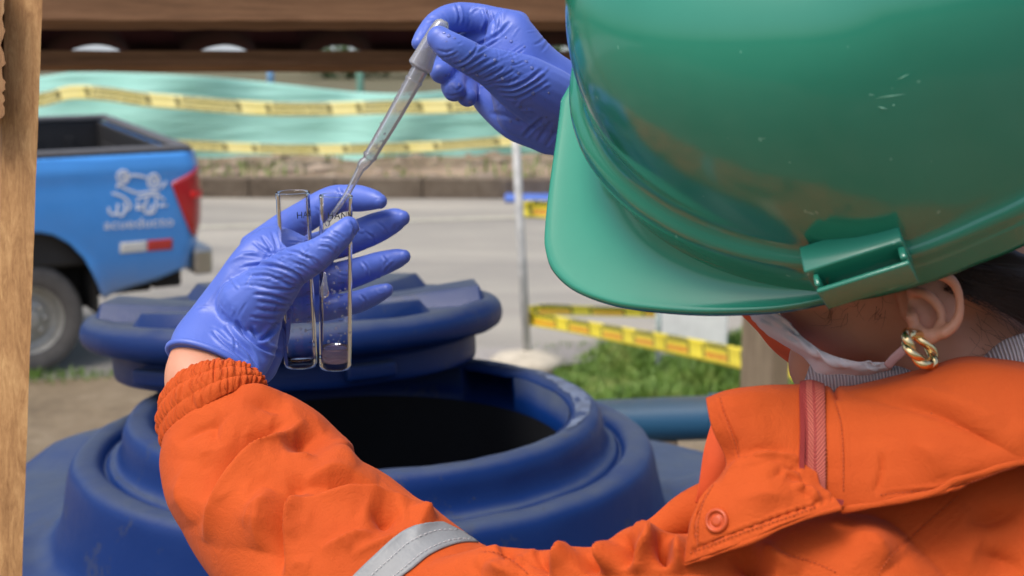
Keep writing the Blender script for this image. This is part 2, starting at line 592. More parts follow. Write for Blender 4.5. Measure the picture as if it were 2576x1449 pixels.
def area_b(r):
    x = r.uniform(-8, 8); v = abs(r.normal(.05, .1))
    return x, far_y(x) + .3 + 8 * v
obj('bank_grass', blades(800, area_b, lambda x, y: (.16 if math.sin(x * 1.7 + 1) * math.sin(y * 2.3) > .05 else .05), 8, .012, lambda x, y: .15 + .14 * min(1, (y - far_y(x) - .3) / 2)), M_grass, label='patches of grass on the far dirt bank', kind='stuff', sm=False)

# ---------------------------------------------------------------- green mesh fence with caution tape
M_net = NT('mint_mesh_cloth')
f_ = M_net.noise(1.2, 4)
M_net.color(M_net.ramp(f_, [(.3, (.40, .76, .68)), (.7, (.48, .84, .77))])).set(Roughness=.7)
tr = M_net.new('ShaderNodeBsdfTranslucent'); tr.inputs[0].default_value = (.3, .7, .56, 1)
mx = M_net.new('ShaderNodeMixShader'); mx.inputs[0].default_value = .35
M_net.link(M_net.b.outputs[0], mx.inputs[1]); M_net.link(tr.outputs[0], mx.inputs[2]); M_net.link(mx.outputs[0], M_net.n['Material Output'].inputs[0])
M_net.bump(M_net.noise(6, 3, .5, M_net.mapped((.15, .15, 1.5))), .5, .1)
M_net = M_net.m
def tape_mat(name, period, block, style):
    """yellow film; u = metres along the tape, v = 0..1 across. Printed rows of illegible small marks and bars."""
    t = NT(name)
    uv = t.new('ShaderNodeUVMap'); sp = t.new('ShaderNodeSeparateXYZ'); t.link(uv.outputs[0], sp.inputs[0])
    uu, vv = sp.outputs[0], sp.outputs[1]
    ph = t.math('FRACT', t.math('DIVIDE', uu, period))
    inblk = t.math('MULTIPLY', t.math('GREATER_THAN', ph, block[0]), t.math('LESS_THAN', ph, block[1]))
    rows = t.math('FRACT', t.math('MULTIPLY', vv, 4.0 if style == 0 else 2.0))
    inrow = t.math('GREATER_THAN', rows, .4)
    cb = t.new('ShaderNodeCombineXYZ'); t.link(t.math('MULTIPLY', uu, 1), cb.inputs[0]); t.link(t.math('MULTIPLY', vv, .06), cb.inputs[1])
    wn_ = t.noise(70 if style == 0 else 150, 1, .5, cb.outputs[0])
    glyph = t.math('GREATER_THAN', wn_, .42)
    ink = t.math('MULTIPLY', t.math('MULTIPLY', inblk, inrow), glyph)
    skew = t.math('ADD', ph, t.math('MULTIPLY', vv, .04))
    bar = 0.0
    for b0 in (block[0] - .055, block[1] + .02):
        q = t.math('MULTIPLY', t.math('GREATER_THAN', skew, b0), t.math('LESS_THAN', skew, b0 + .05))
        bar = q if bar == 0.0 else t.math('MAXIMUM', bar, q)
    bar = t.math('MULTIPLY', bar, t.math('MULTIPLY', t.math('GREATER_THAN', vv, .15), t.math('LESS_THAN', vv, .85)))
    inkall = t.math('MAXIMUM', ink, bar)
    yel = t.ramp(t.noise(3, 3), [(.3, (.72, .60, .03)), (.7, (.85, .72, .06))]) if style else t.ramp(t.noise(3, 3), [(.3, (.72, .63, .2)), (.7, (.8, .72, .3))])
    inkc = t.mix(t.math('MULTIPLY', inblk, t.math('LESS_THAN', vv, .5)), (.05, .07, .02), (.62, .17, .02)) if style else (.10, .09, .02)
    t.color(t.mix(t.math('MULTIPLY', inkall, .9), yel, inkc)).set(Roughness=.35)
    t.bump(t.noise(25, 2), .3, .004)
    return t.m
M_tape_far = tape_mat('caution_tape_far', 1.12, (.2, .8), 0)
M_tape_near = tape_mat('caution_tape_near', .42, (.22, .78), 1)
FD = 18.4
fence = thing('mesh_fence', atz(700, 440), 'mint green mesh cloth fence sagging between posts across the road', 'fence')
top = [(-60, 200), (95, 193), (185, 183), (330, 184), (500, 192), (650, 205), (800, 222), (900, 232), (1020, 236), (1150, 228), (1300, 236), (1430, 232), (1600, 240), (1900, 215)]
mid = [(x, (y + (415 if x < 1000 else 402 - (x - 1000) * .03)) / 2 + 6 * math.sin(i * 1.7)) for i, (x, y) in enumerate(top)]
bot = [(x, 421 - max(0, x - 950) * .09 + 5 * math.sin(i * 2.1)) for i, (x, y) in enumerate(top)]
wob = lambda i, k: FD + .12 * math.sin(i * 1.3 + k) + .08 * math.sin(i * 2.9 + 2 * k)
obj('cloth', grid_sheet([[(x, y, wob(i, r * .7)) for i, (x, y) in enumerate(row)] for r, row in enumerate((top, mid, bot))], 8, 10, .004), M_net, fence)
M_post = simple('dark_timber', (.06, .05, .035), .8, .3, 10)
M_galv = simple('painted_pipe', (.42, .43, .42), .55, .35, 14)
for px_ in (180, 905, 1420):
    a = P(px_, 170, FD + .75); b = a.copy(); b[2] = .3
    obj('fence_post', mesh_from(*tube3([a, (a + b) / 2, b], .05, 10)), simple('green_post', (.08, .2, .15), .7), fence)
def tape_sheet(path, wpx, mat, label, d, group=None, n=8, twist=0.0, name='caution_tape'):
    rows = [[], [], []]
    for i, q in enumerate(path):
        x, y = q[:2]; dd = q[2] if len(q) > 2 else d
        ww = q[3] if len(q) > 3 else wpx
        rows[0].append((x, y + ww / 2, dd)); rows[1].append((x, y, dd + .01)); rows[2].append((x, y - ww / 2, dd + twist))
    return obj(name, grid_sheet(rows, n, 3, .0012), mat, label=label, cat='caution tape', group=group)
tape_sheet([(-40, 262), (100, 251), (180, 233), (270, 237), (360, 250), (480, 260), (600, 270), (720, 275), (850, 274), (980, 270), (1100, 269), (1250, 262), (1430, 258)], 35, M_tape_far, 'upper strip of yellow caution tape stretched along the green mesh fence', FD - .75, 'tapes on the mesh fence')
tape_sheet([(150, 350), (300, 356), (480, 366), (600, 372), (720, 376), (840, 376), (960, 373), (1080, 369), (1200, 361), (1320, 352), (1450, 346)], 26, M_tape_far, 'lower strip of yellow caution tape along the bottom of the green mesh fence', FD - .75, 'tapes on the mesh fence')

# ---------------------------------------------------------------- far building behind the fence, pale wall standing in for bright haze
M_wall = simple('haze_white', (.78, .82, .84), .9, .15, .25)
M_bluewall = simple('blue_grey_wall', (.23, .31, .36), .8, .4, .35)
bld = thing('far_building', (-4, 60, 0), 'far building beyond the mesh fence, blue grey lower wall, added pale wall standing in for haze', 'building')
obj('wall', mesh_from(*wbox(-32, 24, 60, 72, .4, 4.2)), M_wall, bld, sm=False)  # pale wall put in so the roof gaps show bright white haze
obj('lower_wall', mesh_from(*wbox(-32.5, 24.5, 59.4, 59.96, -.2, .45)), M_bluewall, bld, sm=False)
obj('roof', mesh_from(*wbox(-33, 25, 59, 73, 4.2, 4.5)), simple('roof_sheet', (.5, .5, .5), .7), bld, sm=False)
Mw = simple('window_glass_far', (.08, .1, .12), .2, .1)
for i, x in enumerate((-26, -20, -13.5, -5.5, 1.2, 8, 15)):
    wf = obj('window', mesh_from(*wbox(x - .9, x + .9, 59.88, 60.02, 2.1, 3.4)), simple('window_frame', (.5, .52, .54), .6), bld, sm=False)
    obj('pane', mesh_from(*wbox(x - .78, x + .78, 59.85, 59.95, 2.2, 3.3)), Mw, wf, sm=False)
M_bpost = simple('light_blue_post', (.2, .42, .7), .6)
a = P(679, 150, 45); b = a.copy(); b[2] = -.1
obj('blue_post', mesh_from(*tube3([a, (a + b) / 2, b], .11, 10)), M_bpost, label='light blue post standing far behind the mesh fence', cat='post')

# low hedge of bushes in front of the building
def bush(name, c, rad, n, mat, label, seed):
    r = np.random.default_rng(seed)
    V, F = [], []
    for i in range(n):
        d = r.normal(size=3); d /= np.linalg.norm(d)
        p = np.array(c) + d * np.array(rad) * r.uniform(.55, 1.05)
        t = r.normal(size=3); t /= np.linalg.norm(t); s = np.cross(d + r.normal(size=3) * .6, t); s /= np.linalg.norm(s) + 1e-9
        L = r.uniform(.08, .2); b = len(V)
        V += [p - t * L, p + s * L * .4, p + t * L, p - s * L * .4]
        F.append((b, b + 1, b + 2, b + 3))
    th = thing(name, (c[0], c[1], 0), label, 'bush', 'bushes behind the fence')
    obj('foliage', mesh_from(V, F), mat, th, sm=False)
    obj('stem', mesh_from(*tube3([(c[0], c[1], -.05), (c[0] + .05, c[1], c[2] * .5), (c[0], c[1], c[2])], [.08, .06, .03], 8)), M_post, th)
M_leaf = grass_mat('bush_leaves', (.05, .09, .03), (.09, .15, .06), (.16, .22, .11))
for i, (px_, yy, rad) in enumerate(((880, 52, (2.4, 1.2, .9)), (1090, 54, (2.0, 1.2, .8)), (1290, 50, (2.5, 1.3, .9)))):
    p = aty(px_, 235, yy)
    bush('bush', (p[0], yy, .85), rad, 1500, M_leaf, ['low green bush left of the others behind the mesh fence', 'small green bush between two others behind the mesh fence', 'green bush at right behind the mesh fence, by the gloved hand'][i], 40 + i)

# ---------------------------------------------------------------- barrier pole on a round concrete foot
bp = atz(1327, 906, .06)
pole = thing('barrier_post', (bp[0], bp[1], .05), 'pale metal barrier pole on a round concrete foot by the road', 'barrier post')
topp = aty(1296, 330, bp[1]); low = bp
obj('pole', mesh_from(*tube3([low - (0, 0, .03), low * .6 + topp * .4, topp], .0245, 14)), M_galv, pole)
Mx = np.eye(4); Mx[:3, 3] = (bp[0], bp[1], .045)
V, F = lathe([(.001, .075), (.05, .075), (.11, .06), (.19, .04), (.215, .02), (.22, -.02), (.2, -.03)], 36, Mx)
obj('foot', rough(mesh_from(V, F), .006, 18), simple('foot_concrete', (.44, .40, .32), .9, .25, 12, .4, 80), pole)
dP = float(project(bp[None])[1][0])
G_t = 'tapes tied to the barrier pole'
tape_sheet([(1302, 528, dP - .03, 38), (1330, 526, dP - .03, 42), (1365, 527, dP - .02, 45), (1480, 535, dP - .1, 46), (1600, 545, dP - .2, 46)], 42, M_tape_near, 'yellow caution tape tied high on the barrier pole beside the helmet peak', dP, G_t)
tape_sheet([(1313, 795, dP - .04, 40), (1345, 803, dP - .04, 36), (1430, 818, dP - .4, 36), (1560, 842, dP - 1.0, 42), (1700, 868, dP - 1.7, 48), (1800, 888, dP - 2.1, 52), (1868, 903, dP - 2.4, 55)], 42, M_tape_near, 'yellow caution tape running from the barrier pole down to the wooden stake', dP, G_t)
tape_sheet([(1318, 785, dP + .04, 28), (1380, 779, dP + .1, 28), (1480, 782, dP + .3, 25), (1640, 786, dP + .6, 24), (1800, 790, dP + .9, 24)], 26, M_tape_near, 'level yellow caution tape behind the sloping one, under the helmet peak', dP, G_t)
tape_sheet([(1980, 920, dP - 2.5, 50), (2010, 940, dP - 2.55, 52), (2060, 965, dP - 2.6, 52)], 42, M_tape_near, 'short end of yellow caution tape right of the wooden stake', dP, G_t)
M_cloth = simple('blue_tarp', (.08, .16, .5), .6)
V, F = wbox(*[float(v) for v in (atz(1270, 497)[0], atz(1480, 497)[0], atz(1300, 500)[1] - .4, atz(1300, 497)[1] + .5, .005, .06)])
obj('blue_tarp', rough(bevelled(mesh_from(V, F), .02), .02, 5), M_cloth, label='folded blue tarp lying on the road by the far kerb', cat='tarp')

# white block, thin post and stake by the grass
wd_ = 8.3
blk = thing('white_block', atz(1745, 900), 'white painted block standing behind the tall grass', 'block')
c = P(1745, 840, wd_)
hw = 85 * wd_ / FPX
V, F = wbox(c[0] - hw, c[0] + hw, c[1], c[1] + .3, -.05, c[2] + .17)
obj('body', bevelled(mesh_from(V, F), .012), simple('chalky_white', (.82, .83, .80), .85, .12, 9), blk, sm=False)
V, F = wbox(c[0] - hw - .008, c[0] + hw + .008, c[1] - .008, c[1] + .31, c[2] + .17, c[2] + .2)
obj('cap', bevelled(mesh_from(V, F), .008), simple('chalky_cap', (.6, .6, .57), .85, .12, 9), blk, sm=False)
a = P(1656, 760, 8.1); b = P(1657, 900, 8.1)
obj('thin_post', mesh_from(*tube3([a, (a + b) / 2, (b[0], b[1], -.1)], .017, 10)), simple('grey_green_post', (.28, .34, .32), .6), label='thin grey green post left of the white block', cat='post')
def wood_mat(name, a, b, c, scale=1.0, axis='z'):
    t = NT(name)
    sc = {'z': (14, 14, .7), 'x': (.7, 14, 14)}[axis]
    co = t.mapped(tuple(v * scale for v in sc))
    g = t.noise(4, 6, .65, co, 1.2)
    fine = t.noise(30, 4, .7, t.mapped(tuple(v * scale * k for v, k in zip(sc, (1, 1, .35)))))
    blot = t.noise(9 * scale, 4)
    m = t.math('ADD', t.math('MULTIPLY', g, .55), t.math('MULTIPLY', fine, .25))
    m = t.math('ADD', m, t.math('MULTIPLY', blot, .2))
    t.color(t.ramp(m, [(.34, a), (.5, b), (.64, c)]))
    t.set(Roughness=.75).bump(fine, .25, .0006)
    return t.m
M_wood = wood_mat('pine_post', (.23, .105, .034), (.43, .225, .085), (.60, .355, .15), 2.6)
M_wooddk = wood_mat('brown_beam', (.14, .062, .022), (.24, .112, .045), (.34, .17, .075), .7, 'x')
M_woodgrey = wood_mat('weathered_stake', (.16, .12, .075), (.25, .19, .125), (.33, .26, .17), .8)
M_woodtan = wood_mat('stake_side', (.3, .2, .11), (.42, .3, .17), (.5, .37, .22), .8)
sd = 5.3
a, b = P(1868, 770, sd), P(1955, 770, sd)
stake = thing('wooden_stake', (a[0], a[1], 0), 'weathered square wooden stake behind the orange collar', 'stake')
mb = MB()
c0 = P(1868, 760, sd); c1 = P(1952, 760, sd); c2 = P(1990, 760, sd + .1)
foot = lambda p: np.array([p[0], p[1] , -.1])
c3 = c0 + (c2 - c1)
quad = [c0, c1, c2, c3]
mb.add([*quad, *[foot(p) for p in quad]], [(0, 1, 2, 3), (0, 4, 5, 1), (2, 6, 7, 3), (3, 7, 4, 0)])
obj('stake_body', mb.mesh(), M_woodgrey, stake, sm=False)
obj('tan_face', mesh_from([c1 + (.001, -.001, 0), c2 + (.001, -.001, 0), foot(c2) + (.001, -.001, 0), foot(c1) + (.001, -.001, 0), c1 - (.01, 0, 0), c2 - (.01, 0, 0), foot(c2) - (.01, 0, 0), foot(c1) - (.01, 0, 0)], [(0, 3, 2, 1), (4, 5, 6, 7)]), M_woodtan, stake, sm=False)  # right face of the stake, paler and more tan than the body

# ---------------------------------------------------------------- timber shelter: post, beams, roof sheets
pd = 1.02
tl, trr = P(13, -60, pd), P(109, -60, pd)
bl, brr = P(-16, 1520, pd), P(53, 1520, pd)
post = thing('timber_post', (float(bl[0]), float(bl[1]), 0), 'rough sawn pine post at the left edge of the shelter', 'post')
dv = cw([-.5, 0, -.85]) * .045
ext = lambda p, q: q + (q - p) * 1.15
V0 = [tl, trr, ext(trr, brr), ext(tl, bl)] if False else [tl, trr, brr + (brr - trr) * 1.1, bl + (bl - tl) * 1.1]
n_ = 90
Va, Fa = [], []
for i in range(n_ + 1):
    t = i / n_
    L, Rr = V0[0] * (1 - t) + V0[3] * t, V0[1] * (1 - t) + V0[2] * t
    jit = .00012 * rng.normal()
    for q in (L + (0, 0, 0), (L * .5 + Rr * .5) + cw([0, 0, .0004]), Rr + (jit, 0, 0), Rr + dv + (jit, 0, 0), L + dv):
        Va.append(q)
for i in range(n_):
    for j in range(5):
        a, b = i * 5 + j, i * 5 + (j + 1) % 5
        Fa.append((a, a + 5, b + 5, b))
Fa += [(0, 1, 2, 3, 4), tuple(n_ * 5 + j for j in (4, 3, 2, 1, 0))]
obj('post_body', mesh_from(Va, Fa), M_wood, post, sm=False)
# short rough plank nailed on the post's left side
pl = thing('rough_plank', P(0, 290, pd), 'short plank with crumbling bark edge left of the pine post', 'plank')
Va, Fa = [], []
for i in range(40):
    y = -60 + 358 * i / 39
    xr = 9 + 3 * math.sin(i * .9) + 2.5 * rng.normal()
    for q in (P(-70, y, pd - .02), P(xr, y, pd - .02), P(xr - 3, y, pd + .012), P(-70, y, pd + .02)): Va.append(q)
for i in range(39):
    for j in range(4):
        a, b = i * 4 + j, i * 4 + (j + 1) % 4
        Fa.append((a, a + 4, b + 4, b))
Fa += [(0, 1, 2, 3), (39 * 4 + 3, 39 * 4 + 2, 39 * 4 + 1, 39 * 4)]
obj('plank_body', mesh_from(Va, Fa), wood_mat('rough_bark_wood', (.10, .045, .018), (.30, .15, .06), (.42, .25, .11), 2.5), pl, sm=False)
def beam(name, yA, yB, yC, d0, d1, label, xa=-250, xb=2350, tilt=4):
    """beam: front face from yA to yB, underside yB to yC (photo rows); underside reaches deeper"""
    root = thing(name, P(1000, yC, d0), label, 'beam', 'roof beams of the shelter')
    f0 = [P(xa, yA - tilt * .0, d0), P(xb, yA + tilt, d0)]
    f1 = [P(xa, yB, d0 - .008), P(xb, yB + tilt, d0 - .008)]
    f2 = [P(xa, yC, d1), P(xb, yC + tilt, d1)]
    hb = (yC - yA - 3) * d1 / FPX
    f3 = [q + cw([0, hb, -.02]) for q in f2]
    prof = [f0, f1, f2, f3]
    n = 40
    V = np.array([[p[0] * (1 - i / n) + p[1] * (i / n) for p in prof] for i in range(n + 1)])
    V += rng.normal(size=V.shape) * .0006
    Vv, Ff = rings(V, True, True)
    obj('beam_body', bevelled(mesh_from(Vv, Ff), .003), M_wooddk, root, sm=False)
    return root
beam('roof_beam', -20, 52, 76, 2.35, 2.385, 'brown wooden roof beam at the top edge, nearer than the lower one')
beam('roof_beam', 126, 165, 181, 2.95, 2.985, 'lower brown wooden roof beam above the mesh fence')
M_sheet = simple('maroon_roof_sheet', (.05, .018, .02), .8, .25, 6, spec=.1)
# corrugated sheet sloping down to the lower beam; its crests leave openings above that beam
zb = lambda x: P(x, 126, 2.95)
roof = thing('corrugated_roof', zb(1000), 'maroon corrugated roof sheet lying on the two beams', 'roof')
lo = [P(-260, 122, 2.99), P(2360, 126, 2.99)]
hi = [q + cw([0, .30, .95]) for q in lo]
nx, ny = 420, 12
Vr = []
per = (lo[1] - lo[0]) / np.linalg.norm(lo[1] - lo[0])
tot = np.linalg.norm(lo[1] - lo[0])
nrm = np.cross(per, hi[0] - lo[0]); nrm /= np.linalg.norm(nrm)
if nrm[2] < 0: nrm = -nrm
x_of = lambda px_: float((P(px_, 124, 2.99) - lo[0]) @ per)
cen = [x_of(q) for q in (-470, -120, 222, 553, 847, 1130, 1410, 1700, 2000, 2300, 2600)]
for i in range(ny + 1):
    for j in range(nx + 1):
        s = tot * j / nx
        k = max(q for q in range(len(cen)) if cen[q] <= s or q == 0)
        k2 = min(k + 1, len(cen) - 1)
        ph = (s - cen[k]) / max(1e-6, cen[k2] - cen[k]) if k2 > k else 0
        hgt = .027 * max(0, math.cos(ph * 2 * math.pi) + .35) ** .8
        base = lo[0] + per * s + (hi[0] - lo[0]) * (i / ny - .05)
        Vr.append(base + nrm * (hgt + .001))
k = nx + 1
Fr = [(i * k + j, i * k + j + 1, (i + 1) * k + j + 1, (i + 1) * k + j) for i in range(ny) for j in range(nx)]
obj('sheet', solid(mesh_from(Vr, Fr), .0015), M_sheet, roof)
# ================================================================ blue pickup
W0 = atz(80, 950, 0.0)
YAW = R(33)
tu = np.array([math.cos(YAW), math.sin(YAW), 0]); tn = np.array([-tu[1], tu[0], 0])   # along the side towards the tail / away across the truck
ROLL = R(3.6)
tz = np.array([0, 0, 1.]) * math.cos(ROLL)
tnr = tn * math.cos(ROLL) + np.array([0, 0, 1.]) * math.sin(ROLL)
def side(x, y):
    r = ray(x, y); t = ((W0 - CAMP) @ tn) / (r @ tn); q = CAMP + r * t
    return (q - W0) @ tu, q[2]
def T(s, n, z):
    return W0 + tu * s + tnr * n + np.array([0, 0, z])
truck = thing('pickup_truck', W0, 'bright blue pickup truck with open cargo bed parked on the road', 'pickup truck')
def paint(name, c, dirt=.0):
    t = NT(name)
    f = t.noise(3, 5)
    col = t.ramp(f, [(.3, tuple(v * .93 for v in c)), (.7, tuple(min(1, v * 1.05) for v in c))])
    if dirt:
        ge = t.new('ShaderNodeNewGeometry'); sp = t.new('ShaderNodeSeparateXYZ'); t.link(ge.outputs['Position'], sp.inputs[0])
        dz = t.math('SUBTRACT', 1.0, t.math('MULTIPLY', t.math('SUBTRACT', sp.outputs[2], .42), 4.5))
        dm = t.math('MULTIPLY', t.math('MINIMUM', t.math('MAXIMUM', dz, 0.0), 1.0), t.math('MULTIPLY', t.noise(6, 5), 1.0))
        col = t.mix(dm, col, (.26, .22, .16))
    t.color(col).set(Roughness=.28)
    t.b.inputs['Coat Weight'].default_value = .6; t.b.inputs['Coat Roughness'].default_value = .08
    return t.m
M_blue = paint('blue_car_paint', (.06, .30, .78), .9)
M_blk = simple('black_plastic', (.022, .022, .024), .55, .2, 12)
M_rail = simple('grey_rail_cap', (.09, .09, .095), .6, .2, 12)
M_tyre = simple('tyre_rubber', (.13, .12, .11), .9, .25, 12, .3, 60)
M_rim = simple('steel_rim', (.42, .41, .37), .45, .2, 14, metal=.3)
M_dark = simple('underbody_dark', (.02, .018, .016), .9, .3, 8)
M_chrome = simple('bumper_chrome', (.5, .49, .46), .28, .15, 9, metal=.85)
M_red = NT('tail_lamp_red'); M_red.color((.42, .012, .02)).set(Roughness=.15); M_red.b.inputs['Coat Weight'].default_value = 1.0; M_red = M_red.m
M_red2 = NT('tail_lamp_bright'); M_red2.color((.75, .02, .02)).set(Roughness=.12); M_red2 = M_red2.m
M_white = simple('white_decal', (.8, .82, .84), .45, .05)
M_stripe_r = simple('red_decal', (.55, .05, .04), .45, .1)
M_stripe_w = simple('white_reflective', (.72, .72, .68), .45, .08)
TW = 1.62
# side panel: columns from lower edge to the rail
rail = [side(*p) for p in ((-420, 430), (-100, 412), (100, 400), (300, 389), (440, 382), (492, 379))]
rs, rz = np.array(rail)[:, 0], np.array(rail)[:, 1]
zr = float(np.mean(rz))
ws, wz = side(80, 810)
arch_r = side(236, 700)[0] - ws
arch = [side(*p) for p in ((93, 582), (130, 589), (171, 611), (207, 648), (233, 696), (254, 748))]
low_e = [side(*p) for p in ((256, 748), (311, 728), (394, 702), (466, 671), (487, 640))]
edge = [side(*p) for p in ((496, 378), (505, 420), (510, 480), (507, 560), (500, 610), (487, 640))]
send = float(np.interp(0, [0], [edge[0][0]]))
def zlow(s):
    xs = [arch[0][0] - 2 * (arch[0][0] - ws) - .0]
    A = sorted([(2 * ws - a[0], a[1]) for a in arch] + [(a[0], a[1]) for a in arch])
    if s < A[0][0]: return A[0][1]
    if s <= A[-1][0]: return float(np.interp(s, [a[0] for a in A], [a[1] for a in A]))
    return float(np.interp(s, [a[0] for a in low_e], [a[1] for a in low_e]))
def edge_s(z): 
    zz = [e[1] for e in edge][::-1]; ss = [e[0] for e in edge][::-1]
    return float(np.interp(z, zz, ss))
S0 = -2.3
cols = np.r_[np.linspace(S0, ws - arch_r * 1.2, 24), np.linspace(ws - arch_r * 1.15, ws + arch_r * 1.15, 60), np.linspace(ws + arch_r * 1.2, low_e[-1][0] + .03, 34)]
NZ = 26
def bulge(s, z):
    v = (z - .45) / (zr - .45)
    b = -.035 * math.sin(min(1, max(0, v)) * math.pi) - .012 * math.exp(-((v - .9) / .07) ** 2)
    rr = math.hypot(s - ws, (z - wz) * 1.0)
    b -= .05 * math.exp(-((rr - arch_r * 1.06) / .07) ** 2) * (1 if z > wz - .1 else .6)
    return b
Vs = []
for s in cols:
    z0 = zlow(s)
    for k in range(NZ + 1):
        z = z0 + (zr - z0) * k / NZ
        smax = edge_s(z)
        s_ = min(s, smax) if s > low_e[-1][0] - .2 else s
        if s == cols[-1]: s_ = smax
        tail = max(0, 1 - (smax - s_) / .10)
        Vs.append(T(s_, bulge(s_, z) + .07 * tail ** 2.2, z))
k = NZ + 1
Fs = [(i * k + j, (i + 1) * k + j, (i + 1) * k + j + 1, i * k + j + 1) for i in range(len(cols) - 1) for j in range(NZ)]
body = obj('side_panel', solid(mesh_from(Vs, Fs), .006), M_blue, truck)
# far side panel, tailgate, bed
mir = [T(*q) for q in []]
V, F = box(T((S0 + send) / 2, TW - .0, (zr + .5) / 2), tu * ((send - S0) / 2 - .06), tnr * .03, np.array([0, 0, (zr - .5) / 2]))
obj('far_side_panel', bevelled(mesh_from(V, F), .02), M_blue, truck, sm=False)
V, F = box(T(send - .06, TW / 2, (zr + .52) / 2), tu * .03, tnr * (TW / 2 - .06), np.array([0, 0, (zr - .52) / 2 - .01]))
tg = obj('tailgate', bevelled(mesh_from(V, F), .015), M_blue, truck, sm=False)
V, F = box(T(send - .025, TW / 2, zr - .12), tu * .012, tnr * .12, np.array([0, 0, .04]))
obj('handle', bevelled(mesh_from(V, F), .008), M_blk, tg, sm=False)
bed0 = -.72
def bar(s0, s1, n0, n1, z0, z1, mat, name, bev=.012):
    V, F = box(T((s0 + s1) / 2, (n0 + n1) / 2, (z0 + z1) / 2), tu * (s1 - s0) / 2, tnr * (n1 - n0) / 2, np.array([0, 0, (z1 - z0) / 2]))
    return obj(name, bevelled(mesh_from(V, F), bev), mat, truck, sm=False)
bar(bed0, send - .03, .0, .085, zr, zr + .035, M_rail, 'rail_cap')
bar(bed0, send - .03, TW - .085, TW + .005, zr, zr + .035, M_rail, 'rail_cap')
bar(send - .09, send - .012, .087, TW - .087, zr - .005, zr + .03, M_rail, 'rail_cap')
bar(bed0, send - .1, .05, .075, .62, zr - .002, M_blk, 'bed_liner')
bar(bed0, send - .1, TW - .075, TW - .05, .62, zr - .002, M_blk, 'bed_liner')
bar(bed0, send - .1, .077, TW - .077, .6, .64, M_blk, 'bed_liner')
bar(send - .125, send - .1, .08, TW - .08, .645, zr - .003, M_blk, 'bed_liner')
bar(bed0 - .03, bed0, .05, TW - .05, .6, zr + .02, M_blk, 'bed_liner')
for i in range(7):
    bar(bed0 + .1 + i * .22, bed0 + .16 + i * .22, TW - .09, TW - .0765, .66, zr - .1, M_blk, 'liner_rib', .004)
for i in range(4):
    bar(send - .14, send - .126, .2, TW - .2, .72 + i * .12, .76 + i * .12, M_blk, 'liner_rib', .004)
# cab, mostly out of frame
bar(bed0 - 1.5, bed0 - .06, .03, TW - .03, .5, zr + .05, M_blue, 'cab', .05)
bar(bed0 - 1.4, bed0 - .1, .12, TW - .12, zr + .052, zr + .5, simple('cab_glass', (.02, .025, .03), .1, .1), 'cab_window', .08)
# wheel
def wheel(s, n, name):
    c = T(s, n, 0) * 1.0; c[2] = wz
    Mx = frame_mat(c, tu, np.array([0, 0, 1.]), tn)
    w_ = obj(name, None, None, truck) if False else thing(name, c, None, None)
    w_.parent = truck; w_.matrix_parent_inverse = Matrix.Translation(-Vector(truck.location))
    r_ = wz / 1.0
    prof = [(r_ * .60, -.10), (r_ * .70, -.118), (r_ * .86, -.12), (r_ * .95, -.10), (r_ * .985, -.07), (r_, 0), (r_ * .985, .07), (r_ * .95, .1), (r_ * .86, .12), (r_ * .6, .1)]
    V, F = lathe([(a, b) for a, b in crom(prof, 3)], 64, Mx)
    obj('tyre', mesh_from(V, F), M_tyre, w_)
    pr = [(r_ * .61, -.11), (r_ * .585, -.105), (r_ * .56, -.07), (r_ * .52, -.045), (r_ * .40, -.04), (r_ * .34, -.07), (r_ * .22, -.08), (r_ * .18, -.1), (r_ * .10, -.105), (.001, -.105)]
    V, F = lathe(crom(pr, 2), 48, Mx)
    obj('rim', mesh_from(V, F), M_rim, w_)
    mb = MB()
    for q in range(8):
        a = q * math.pi / 4
        for dd in (1,):
            cc = np.array([r_ * .29 * math.cos(a), r_ * .29 * math.sin(a), -.088])
            V, F = lathe([(.001, -.02), (.012, -.02), (.014, .0)], 8)
            V = np.array(V) + cc
            mb.add(V @ Mx[:3, :3].T + Mx[:3, 3], F)
    obj('wheel_nuts', mb.mesh(), M_chrome, w_, kind='stuff')
    return w_
wheel(ws, .16, 'wheel')
wheel(ws, TW - .16, 'wheel')
# dark wheel well, axle, flap
V, F = box(T(ws, .55, wz + .28), tu * arch_r * 1.25, tnr * .26, np.array([0, 0, .3]))
obj('wheel_well', mesh_from(V, F), M_dark, truck, sm=False)
bar(S0 + .3, send - .2, .35, TW - .35, wz + .02, .58, M_dark, 'chassis')
a0, a1 = side(231, 690), side(262, 790)
V, F = box(T((a0[0] + a1[0]) / 2 - .0, .16, (a0[1] + a1[1]) / 2), tu * .012, tnr * .13, np.array([-.0, 0, (a0[1] - a1[1]) / 2]))
obj('mud_flap', mesh_from(V, F), M_dark, truck, sm=False)
# bumper
b0, b1 = side(478, 625), side(532, 690)
V, F = box(T((b0[0] + b1[0]) / 2 + .02, TW / 2 - .0, (b0[1] + b1[1]) / 2), tu * (b1[0] - b0[0]) * .5, tnr * (TW / 2 + .0), np.array([0, 0, (b0[1] - b1[1]) * .5]))
obj('bumper', bevelled(mesh_from(V, F), .03, 4), M_chrome, truck, sm=False)
b0, b1 = side(392, 676), side(478, 735)
V, F = box(T((b0[0] + b1[0]) / 2, .5, (b0[1] + b1[1]) / 2), tu * (b1[0] - b0[0]) * .45, tnr * .4, np.array([0, 0, (b0[1] - b1[1]) * .4]))
obj('bumper_bracket', bevelled(mesh_from(V, F), .02), M_dark, truck, sm=False)
